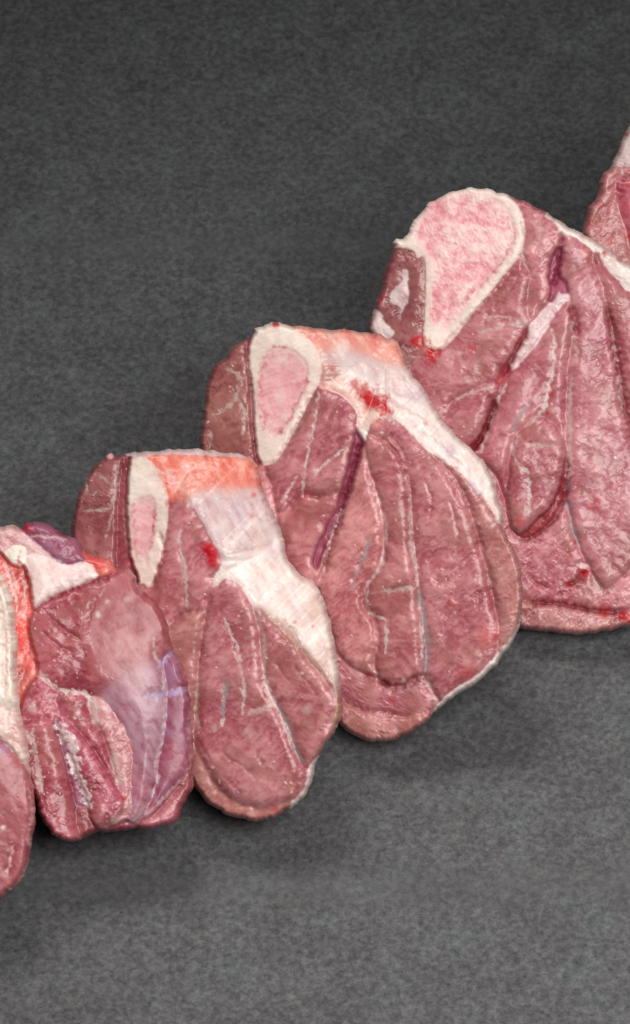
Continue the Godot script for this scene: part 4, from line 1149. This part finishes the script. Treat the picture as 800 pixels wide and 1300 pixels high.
	var blots := [
		[-46.1, 90.7, 3.08, "blood", 0.9], [-42.2, 86.7, 3.08, "blood", 0.95], [-57.7, 103.8, 0.94, "blood", 0.7], [-56.0, 113.2, 0.60, "blood", 0.5], [-34.9, 120.9, 0.60, "blood", 0.5],
		[-20.4, 127.2, 0.60, "blood", 0.35], [-39.9, 99.1, 1.34, "blood", 0.25], [-35.9, 105.1, 1.34, "raw", 0.4], [-38.5, 114.5, 2.01, "raw", 0.25], [-47.9, 117.9, 0.67, "raw", 0.4],
		[-5.5, 74.2, 0.98, "blood", 0.7], [-6.7, 68.1, 0.61, "blood", 0.7], [-4.3, 77.2, 0.55, "blood", 0.6], [-16.2, 69.3, 0.55, "blood", 0.6], [7.3, 39.4, 2.44, "blood", 0.35],
		[9.1, 41.3, 0.98, "blood", 0.5], [5.2, 19.1, 2.19, "blood", 0.75], [1.8, 28.3, 0.88, "blood", 0.7], [0.8, 24.4, 1.66, "blood", 0.35], [11.1, 6.4, 2.44, "blood", 0.6],
		[17.4, 5.4, 2.44, "blood", 0.9], [0.3, 14.9, 1.07, "blood", 0.7], [10.7, 117.7, 1.28, "blood", 0.9], [15.1, 115.5, 1.15, "blood", 0.7], [-29.5, 88.1, 1.66, "blood", 0.35],
		[-29.3, 88.8, 1.46, "blood", 0.4], [-15.3, 34.6, 1.83, "raw", 0.5], [-39.7, 132.1, 3.06, "raw", 0.25], [-8.6, 54.7, 1.22, "meatpale", 0.4], [4.9, 117.4, 2.30, "orange", 0.4],
		[-15.9, 91.8, 0.73, "orange", 0.5], [14.3, 54.4, 0.55, "fat", 0.9], [5.2, 20.8, 0.68, "fat", 0.6], [13.0, 13.2, 0.88, "fat", 0.5], [1.3, 6.4, 1.27, "pale", 0.35],
		[-11.6, 117.4, 1.79, "orange", 0.35], [-18.9, 36.4, 1.58, "orange", 0.3]
	]
	var root := cut("largest cut, triangular pink bone end at its top, cropped by the right picture edge", Vector3(0.0786, 0.0, 0.0506), shape, regions, strokes, blots)

func cut_b() -> void:
	var shape := {"seed": 6, "z": 31.0, "round": [2.0, 7.5], "slope": 0.75, "flecks": 260,
		"outline": "-24.0,94.6 -21.1,95.1 -18.3,95.6 -15.5,94.6 -14.1,96.3 -11.7,96.6 -8.9,96.1 -5.6,94.6 -2.3,92.5 0.5,91.8 2.4,89.5 3.5,88.0 5.2,86.2 8.9,85.7 11.3,85.3 12.7,82.9 15.0,82.4 16.9,82.4 19.3,79.6 20.2,76.8 24.9,72.6 27.7,68.8 29.0,64.1 29.1,60.3 30.1,58.2 32.4,53.8 34.3,48.1 35.5,41.6 35.7,34.0 36.4,26.5 36.0,17.1 33.4,11.5 31.0,6.3 24.9,4.9 18.3,4.4 10.8,3.5 6.1,3.0 2.4,1.3 -2.3,1.3 -5.2,3.0 -7.0,4.9 -8.9,7.7 -10.3,11.5 -12.7,19.0 -15.5,28.4 -18.3,37.8 -21.1,45.3 -24.9,54.7 -24.9,68.8",
		"depth": "-21.1,87.6,-10.0 -13.6,96.1,-14.0 -2.3,92.3,-14.0 -15.5,68.8,-5.0 -18.3,45.3,-9.0 9.9,79.1,-3.0 -4.2,78.2,0.0 2.4,62.2,5.0 21.2,62.2,2.0 27.7,62.2,-5.0 31.5,49.1,-6.0 34.3,35.9,-9.0 8.9,40.6,6.0 21.2,37.8,5.0 24.9,17.1,0.0 35.2,19.0,-12.0 31.5,9.6,-9.0 -2.3,26.5,5.0 7.1,17.1,5.0 -9.9,24.6,0.0 -2.3,3.0,-1.0 11.8,5.8,-3.0"}
	var regions := [
		region("muscle", "purple", 1.6, {"a": 0.2, "t": "skin"}, "-16.0,94.4 -14.3,96.5 -11.7,96.9 -8.9,96.3 -5.6,94.9 -2.3,92.8 0.5,92.1 2.6,89.5 3.5,87.6 3.1,84.2 -1.9,83.5 -5.2,85.2 -8.5,88.0 -11.7,90.9 -14.1,92.8"),
		region("silver_skin", "pinkskin", 0.9, {"a": 0.4, "t": "skin"}, "-24.4,94.9 -21.1,95.4 -18.3,95.8 -15.5,94.2 -13.6,92.5 -11.3,90.4 -8.0,87.6 -5.2,85.3 -7.0,85.3 -10.3,86.2 -14.1,85.5 -16.4,87.1 -19.3,88.5 -24.4,88.1"),
		region("fat", "pinkwhite", 1.6, {"w": 5, "t": "skin", "sm": 0.4}, "-15.0,84.3 -13.6,86.4 -10.3,86.7 -7.0,86.0 -2.3,83.6 3.8,84.4 6.4,83.4 7.5,81.0 5.2,78.6 -0.5,76.8 -5.2,74.4 -8.9,71.6 -11.0,70.0 -11.9,73.5 -12.7,77.3 -13.6,81.0"),
		region("cartilage", "cream", 1.6, {"w": 3, "t": "skin"}, "-19.3,87.1 -17.6,89.4 -15.0,89.4 -13.6,87.4 -13.9,84.3 -16.0,82.9 -18.3,83.8"),
		region("connective_tissue", "rawred", 1.2, {"w": 3, "a": 1}, "3.1,87.6 3.8,88.1 5.2,86.3 8.9,86.0 11.5,85.5 13.1,82.7 12.0,80.6 9.4,81.0 7.3,81.5 6.4,83.4 4.2,84.5"),
		region("connective_tissue", "bloodtissue", 0.8, {"o": -3, "w": 3, "a": 0.7}, "-24.0,86.2 -21.1,85.3 -18.3,83.8 -16.0,82.9 -14.6,83.6 -13.4,81.0 -12.3,76.8 -11.7,72.6 -11.5,69.3 -12.7,67.4 -12.2,61.8 -11.0,59.4 -10.3,54.7 -11.5,50.0 -14.1,45.3 -16.0,40.6 -18.3,39.2 -24.0,54.7"),
		region("muscle", "wine", 3.0, {"w": 9, "a": 0.9, "j": 100}, "16.9,82.9 20.2,78.2 24.9,72.6 27.9,68.8 29.1,64.1 29.3,59.4 26.8,55.6 24.0,54.2 18.3,51.9 11.8,48.1 8.0,44.7 5.6,44.4 2.4,45.6 -3.3,46.3 -6.1,48.5 -9.4,51.9 -10.5,55.6 -12.2,61.3 -12.7,66.0 -11.7,69.7 -8.9,71.8 -2.3,75.2 5.2,78.2 9.9,79.9 13.2,81.8"),
		region("muscle", "rindred", 3.0, {"w": 9, "a": 0.2, "t": "skin", "g": 1, "j": 100, "sm": 0.14}, "16.9,82.9 20.2,78.2 24.9,72.6 27.9,68.8 29.1,64.1 29.3,59.4 26.8,55.6 24.0,54.2 18.3,51.9 13.6,49.1 9.9,52.8 7.1,57.5 5.6,63.2 6.1,68.8 8.0,73.5 11.3,78.2 14.1,81.5"),
		region("silver_skin", "purpleskin", 3.0, {"w": 9, "a": 0.1, "t": "skin", "g": 1, "j": 100, "sm": 0.14}, "11.3,47.7 18.3,51.9 24.0,54.2 27.0,55.6 27.9,49.1 28.1,40.6 27.4,34.0 26.0,26.5 25.1,20.9 23.0,13.4 20.2,8.2 17.9,7.3 17.4,13.4 18.0,21.8 17.0,27.5 15.7,33.1 14.6,36.9 12.2,40.1 8.9,43.6"),
		region("silver_skin", "purple", 1.2, {"w": 5, "o": -0.6, "t": "skin", "g": 1, "sm": 0.14}, "27.0,55.6 30.3,58.5 32.6,54.0 34.5,48.3 35.8,41.6 36.0,34.0 35.4,24.6 32.6,19.0 29.6,16.0 25.9,11.3 20.7,7.4 24.0,14.3 25.3,20.9 26.0,26.5 27.4,34.0 28.1,40.6 27.9,49.1"),
		region("muscle", "wine", 1.0, {"w": 3, "o": -2, "a": 0.5}, "35.8,34.0 36.8,26.5 36.4,17.1 33.7,11.3 31.1,6.0 24.9,4.5 18.3,4.0 9.9,3.0 10.8,4.9 18.3,6.6 24.0,8.5 29.6,14.1 33.4,18.8 35.4,24.6"),
		region("muscle", "wine", 1.0, {"a": 0.6}, "-15.1,41.2 -12.4,47.2 -9.0,50.0 -5.6,46.6 -3.9,44.5 -3.3,39.1 -5.6,37.1 -10.4,37.7 -13.7,36.4"),
		region("muscle", "wine", 2.4, {"o": 1.0, "a": 1.25}, "-14.4,35.8 -10.4,37.7 -5.6,37.1 -4.3,32.4 -2.3,25.6 -0.2,16.2 1.3,11.1 1.0,7.4 2.8,2.0 -1.6,1.0 -5.0,2.5 -7.0,6.7 -9.1,15.5 -10.8,23.6 -12.4,30.4"),
		region("silver_skin", "purple", 0.2, {"o": -0.1, "w": 2, "t": "skin"}, "-5.6,37.1 -3.6,37.1 -2.9,32.4 -0.6,28.3 2.1,20.9 4.2,15.5 5.2,11.8 1.3,11.1 -0.2,16.2 -2.3,25.6 -4.3,32.4"),
		region("muscle", "deep", 1.4, {"o": -0.5, "t": "skin"}, "1.3,11.1 5.0,11.7 6.0,8.1 5.3,3.0 3.0,1.9 1.3,6.0"),
		region("muscle", "wine", 2.2, {"o": 0.8, "a": 1.25}, "-3.6,37.1 -1.2,37.1 3.8,32.4 8.6,25.6 12.6,18.9 15.4,13.5 15.3,9.8 10.6,5.7 6.5,7.7 5.3,11.8 4.2,15.5 2.1,20.9 -0.6,28.3 -2.9,32.4"),
		region("muscle", "wine", 1.6, {"a": 1.25}, "-3.9,44.5 0.4,45.6 5.2,43.9 6.5,37.1 9.6,32.4 11.4,27.0 13.4,19.6 15.4,15.2 12.6,18.9 8.6,25.6 3.8,32.4 -1.2,37.1 -3.4,39.1"),
		region("connective_tissue", "flap", 1.0, {"w": 3, "a": 0.7}, "5.2,44.0 6.9,44.2 10.6,42.5 15.3,35.8 17.5,31.0 18.6,25.6 17.9,17.5 17.5,10.4 13.3,6.4 10.2,5.2 15.3,9.8 15.7,14.8 13.4,19.6 11.4,27.0 9.7,32.4 6.7,37.1"),
	]
	var strokes := [
		["sinew", 4.2, 0.7, "streak", "-2.9,36.1 -2.6,33.4 -0.2,30.7 0.8,25.6 1.5,21.6"],
		["sinew", 3.0, 0.6, "streak", "1.5,21.6 3.2,18.9 4.2,15.5 5.5,11.1"],
		["sinew", 2.0, 0.3, "pale", "-11.4,34.8 -11.6,32.4 -10.7,27.7 -9.8,22.9 -9.0,16.2"],
		["sinew", 1.4, 0.5, "white", "-9.4,51.9 -8.0,49.8 -6.1,48.3 -3.3,46.4 0.9,45.7 4.2,45.1 6.1,43.2 7.3,41.1 7.2,36.9"],
		["sinew", 2.6, 0.4, "pale", "6.2,43.9 6.9,39.8 7.5,36.1"],
		["sinew", 2.0, 0.4, "pale", "12.3,27.7 13.3,22.9 14.6,18.2"],
		["sinew", 0.7, 0.2, "skin", "-12.2,92.1 -9.9,92.2 -7.5,91.8 -4.7,91.6 -1.4,90.7"],
		["sinew", 0.7, 0.3, "skin", "-14.1,92.3 -11.3,90.4 -8.0,87.6 -5.6,85.5 -2.3,84.1"],
		["sinew", 1.2, 0.2, "blood", "-5.6,95.1 -3.8,93.2 -1.9,92.3"],
		["sinew", 2.4, 0.35, "lilac", "22.1,43.9 25.9,44.6 29.6,45.3 34.8,45.9"],
		["sinew", 1.0, 0.2, "lilac", "25.4,52.8 27.3,54.2 30.1,57.5"],
		["sinew", 0.7, 0.45, "skin", "24.6,61.3 25.1,55.6 27.0,53.8 27.7,48.1 28.0,40.6 27.4,34.0 25.9,26.5 24.9,22.8 25.9,19.9 24.0,14.3 20.2,8.7 17.9,7.0"],
		["sinew", 0.9, 0.5, "pinkskin", "35.5,41.6 35.2,34.0 35.8,27.5 34.8,21.8 31.5,17.6 28.7,14.8 24.0,10.1 20.2,7.4 16.5,6.3"],
		["sinew", 1.4, 0.4, "pinkfat", "-12.4,59.2 -13.6,55.2 -14.8,51.9 -16.0,47.7 -16.7,43.4"],
		["sinew", 1.0, 0.4, "pinkfat", "-17.8,82.0 -16.7,77.3 -14.6,74.0 -14.1,69.7 -14.6,66.9"],
		["sinew", 1.0, 0.4, "fat", "-19.7,82.9 -18.3,78.2 -16.9,74.4 -16.4,69.7"],
		["crease", 1.2, -1.2, "", "-14.4,36.1 -10.4,37.7 -5.6,37.3"],
		["gap", 1.2, -1.0, "", "-5.3,36.4 -3.6,31.0 -1.9,25.6 0.0,16.9 1.3,12.1"],
		["gap", 1.2, -1.2, "", "-1.2,36.8 3.8,32.0 8.6,25.3 12.6,18.5 15.2,13.8"],
		["crease", 1.2, -1.2, "", "6.9,36.8 9.7,32.0 11.5,26.6 13.6,19.2"],
		["gap", 1.4, -1.6, "", "-11.7,69.7 -8.9,71.6 -2.3,75.0 5.2,78.0 9.9,79.5 14.6,81.8"],
		["crease", 1.4, -1.2, "", "-13.6,77.3 -12.9,72.6 -12.2,68.8"],
		["crease", 1.2, -1.0, "", "-8.9,64.1 -5.2,60.3 0.5,57.5"],
		["crease", 1.2, -1.0, "", "-7.0,68.8 -2.3,64.1 3.3,61.3"],
		["sinew", 0.8, 0.3, "raw", "-12.4,58.5 -14.1,54.2 -16.0,49.1"],
		["sinew", 0.8, 0.3, "raw", "-15.5,87.6 -16.2,80.6 -15.0,75.4 -16.0,69.7"],
		["sinew", 1.0, 0.3, "pale", "-16.0,82.4 -15.0,81.0 -14.1,77.3 -13.6,73.5"],
	]
	var blots := [
		[-13.6, 95.1, 2.11, "blood", 0.75], [-19.7, 82.0, 1.88, "blood", 0.5], [-13.1, 79.6, 1.88, "blood", 0.5], [-14.6, 65.0, 2.35, "redbright", 0.8], [-14.6, 59.4, 2.82, "redbright", 0.8],
		[-13.6, 53.8, 2.35, "redbright", 0.7], [-16.0, 46.3, 1.88, "redbright", 0.6], [-14.1, 70.7, 1.88, "rawred", 0.6], [7.1, 84.3, 1.88, "redbright", 0.6], [8.9, 82.9, 2.35, "rawred", 0.5],
		[4.2, 87.1, 1.13, "redbright", 0.7], [-4.7, 68.8, 2.82, "deep", 0.4], [8.0, 68.6, 1.22, "pale", 0.9], [-2.3, 65.0, 3.76, "deep", 0.35], [16.5, 74.4, 6.58, "rindred", 0.4],
		[9.9, 68.8, 5.64, "rindred", 0.3], [16.5, 60.3, 5.64, "pinkskin", 0.25], [19.3, 49.1, 5.64, "pinkskin", 0.3], [8.9, 41.6, 2.82, "pinkskin", 0.6], [17.4, 29.3, 1.50, "orange", 0.4],
		[15.5, 39.7, 1.32, "orange", 0.3], [15.9, 14.1, 0.95, "blood", 0.9], [-11.7, 41.2, 2.03, "pale", 0.5], [20.2, 17.1, 4.70, "wine", 0.5], [31.5, 26.5, 5.64, "wine", 0.5],
		[8.0, 68.8, 1.13, "pale", 0.9], [10.8, 72.6, 0.66, "pale", 0.7], [16.5, 73.5, 0.94, "pale", 0.5], [1.9, 39.2, 0.85, "pale", 0.8], [14.0, 8.1, 2.03, "pinkskin", 0.6],
		[22.1, 11.5, 3.76, "wine", 0.4], [28.7, 20.9, 3.76, "deep", 0.3]
	]
	var root := cut("second cut from the left, dark red with purple translucent skin and white cap on top", Vector3(-0.0728, 0.0, 0.1337), shape, regions, strokes, blots)

func cut_a() -> void:
	var shape := {"seed": 7, "z": 32.0, "round": [2.0, 7.5], "slope": 0.75, "flecks": 150,
		"outline": "-17.5,104.2 -8.2,101.4 1.1,97.5 3.2,94.0 5.0,87.5 5.8,79.1 5.8,69.7 6.3,62.3 6.9,58.6 8.1,51.1 9.3,43.7 9.7,39.0 10.9,32.5 11.4,26.4 10.8,21.3 9.5,14.8 8.6,9.2 4.9,4.5 1.1,1.3 -4.5,-2.0 -12.9,-2.9 -23.1,1.7 -30.6,15.7 -34.3,34.3 -32.4,62.3 -26.8,90.2",
		"depth": "-26.8,90.2,0.0 -8.2,99.6,2.0 1.1,95.8,0.0 4.9,85.6,-4.0 5.3,62.3,-4.0 8.6,43.7,-6.0 1.1,53.0,4.0 -17.5,53.0,6.0 -31.5,34.3,-5.0 1.1,34.3,6.0 9.5,29.7,-5.0 1.1,15.7,4.0 7.6,11.0,-5.0 -8.2,1.7,0.0 -22.2,11.0,2.0 -12.9,71.6,5.0"}
	var regions := [
		region("muscle", "mauve", 2.5, {"w": 9, "a": 0.9, "t": "skin", "g": 1, "sm": 0.25}, "-36.1,90.2 -22.2,107.0 -4.5,100.5 -2.6,80.9 -4.5,53.0 1.1,48.1 4.9,45.1 7.6,41.6 9.7,38.8 11.6,32.5 11.9,26.4 11.2,20.8 9.9,14.3 9.0,8.7 4.9,4.0 1.1,0.6 -4.5,-2.6 -12.9,-3.5 -24.0,1.2 -31.5,15.7 -35.2,34.3"),
		region("fat", "creamfat", 1.4, {"w": 4, "t": "skin", "sm": 0.4}, "-5.4,101.4 1.1,97.9 3.4,94.2 5.3,87.5 6.1,79.1 6.1,69.7 6.5,62.3 7.3,58.6 7.6,56.7 3.9,57.6 -0.7,58.6 -5.4,58.6"),
		region("fat", "pinkfat", 0.8, {"w": 4, "t": "skin"}, "-5.4,58.6 -0.7,58.6 3.9,57.6 7.6,56.7 8.4,51.1 9.7,43.7 10.1,38.1 7.6,41.4 4.9,45.0 1.1,48.1 -5.4,52.5"),
	]
	var strokes := [
		["crease", 1.0, -0.6, "", "-1.7,96.8 1.1,90.2 2.5,80.9 3.0,69.7 2.1,58.6"],
		["crease", 0.9, -0.5, "", "1.1,95.8 3.9,86.5 4.7,76.3 4.4,66.0"],
		["crease", 1.2, -1.0, "", "-4.5,53.0 1.1,48.1 4.9,45.0 7.6,41.4 9.7,38.5"],
		["sinew", 0.8, 0.4, "pinkskin", "9.4,34.2 10.4,30.2 10.7,26.2 9.7,22.2 9.4,18.6 10.4,15.6 9.2,11.6 7.1,7.1 4.1,3.6 1.1,1.3"],
		["sinew", 0.5, 0.2, "pinkskin", "5.4,17.6 4.1,12.6 3.1,8.6"],
		["sinew", 0.6, 0.2, "pinkfat", "3.0,90.2 3.5,80.9 4.9,73.5 5.0,64.2"],
		["sinew", 0.6, 0.2, "pinkfat", "1.1,87.5 2.2,78.1 1.9,69.7 2.5,62.3"],
	]
	var blots := [
		[2.1, 22.7, 0.90, "fat", 0.8], [4.4, 11.2, 0.40, "pale", 0.9], [6.4, 15.2, 0.30, "pale", 0.7], [7.6, 38.7, 1.30, "lilac", 0.35], [1.6, 45.7, 3.01, "lilac", 0.4],
		[1.1, 94.9, 1.30, "redbright", 0.4], [5.8, 73.5, 0.93, "redbright", 0.5], [5.3, 66.0, 1.12, "rawred", 0.5], [3.9, 60.4, 1.12, "pale", 0.5], [6.1, 17.1, 2.01, "deep", 0.4],
		[5.3, 58.6, 1.12, "pale", 0.6]
	]
	var root := cut("first cut, cropped by the left picture edge, smooth red muscle below a cream fat strip", Vector3(-0.0943, 0.0, 0.1559), shape, regions, strokes, blots)

func cut_f() -> void:
	var shape := {"seed": 8, "z": 19.0, "round": [2.0, 7.5], "slope": 0.75, "flecks": 150,
		"outline": "-38.2,136.4 -40.3,134.2 -41.6,132.1 -42.9,128.6 -44.7,124.2 -46.4,120.7 -48.2,119.0 -49.7,116.4 -50.8,112.9 -52.1,109.8 -53.4,107.7 -54.3,104.6 -55.1,101.8 -54.7,96.3 -52.5,87.6 -49.0,74.5 -44.7,52.7 -36.0,26.6 -18.5,1.3 -1.1,-1.7 20.7,9.2 33.8,39.7 29.4,74.5 12.0,109.4 -5.5,129.0 -18.5,135.5 -31.6,138.2",
		"depth": "-54.3,100.7,-8.0 -50.8,111.1,-6.0 -46.4,119.9,-4.0 -41.2,132.9,-4.0 -40.7,109.4,2.0 -22.9,118.1,5.0 -18.5,83.2,5.0 -36.0,70.2,0.0 -1.1,70.2,-4.0 3.2,96.3,-4.0 -40.3,92.0,0.0"}
	var regions := [
		region("muscle", "meat", 1.5, {"a": 0.6}, "-57.8,122.5 -44.7,135.5 42.5,144.3 42.5,-12.6 -36.0,-12.6 -57.8,70.2"),
		region("muscle", "wine", 2, {"a": 0.4}, "-45.1,114.6 -39.0,117.2 -22.9,114.6 7.6,100.7 -9.8,70.2 -36.0,78.9 -40.8,96.3"),
		region("silver_skin", "skin", 0.8, {"w": 4, "t": "skin"}, "-37.7,137.3 -40.3,134.0 -41.9,131.6 -42.9,128.6 -44.7,124.3 -46.7,120.5 -45.1,120.7 -42.9,120.5 -40.7,120.7 -36.0,119.9 -27.3,122.5 -22.9,131.2 -31.6,139.0"),
	]
	var strokes := [
		["sinew", 0.7, 0.2, "pale", "-43.8,120.7 -43.2,119.0 -43.7,117.2"],
		["sinew", 1.0, 0.2, "fat", "-45.1,121.4 -42.9,125.1 -41.6,128.6 -40.3,131.2"],
		["crease", 1.0, -0.8, "", "-44.7,115.9 -40.7,116.8 -36.0,117.2"],
		["crease", 1.2, -1.0, "", "-49.0,105.0 -45.6,111.1 -42.1,112.9"],
		["crease", 1.0, -0.8, "", "-52.5,102.4 -49.0,107.7 -43.8,109.4"],
	]
	var blots := [
		[-41.6, 130.7, 0.78, "blood", 0.8], [-42.3, 108.1, 1.74, "blood", 0.4], [-41.2, 98.5, 1.31, "blood", 0.7], [-47.3, 97.2, 1.05, "blood", 0.7], [-41.2, 115.1, 1.31, "raw", 0.5]
	]
	var root := cut("last cut, only its upper left edge showing in the corner behind the largest", Vector3(0.1392, 0.0, 0.0167), shape, regions, strokes, blots)
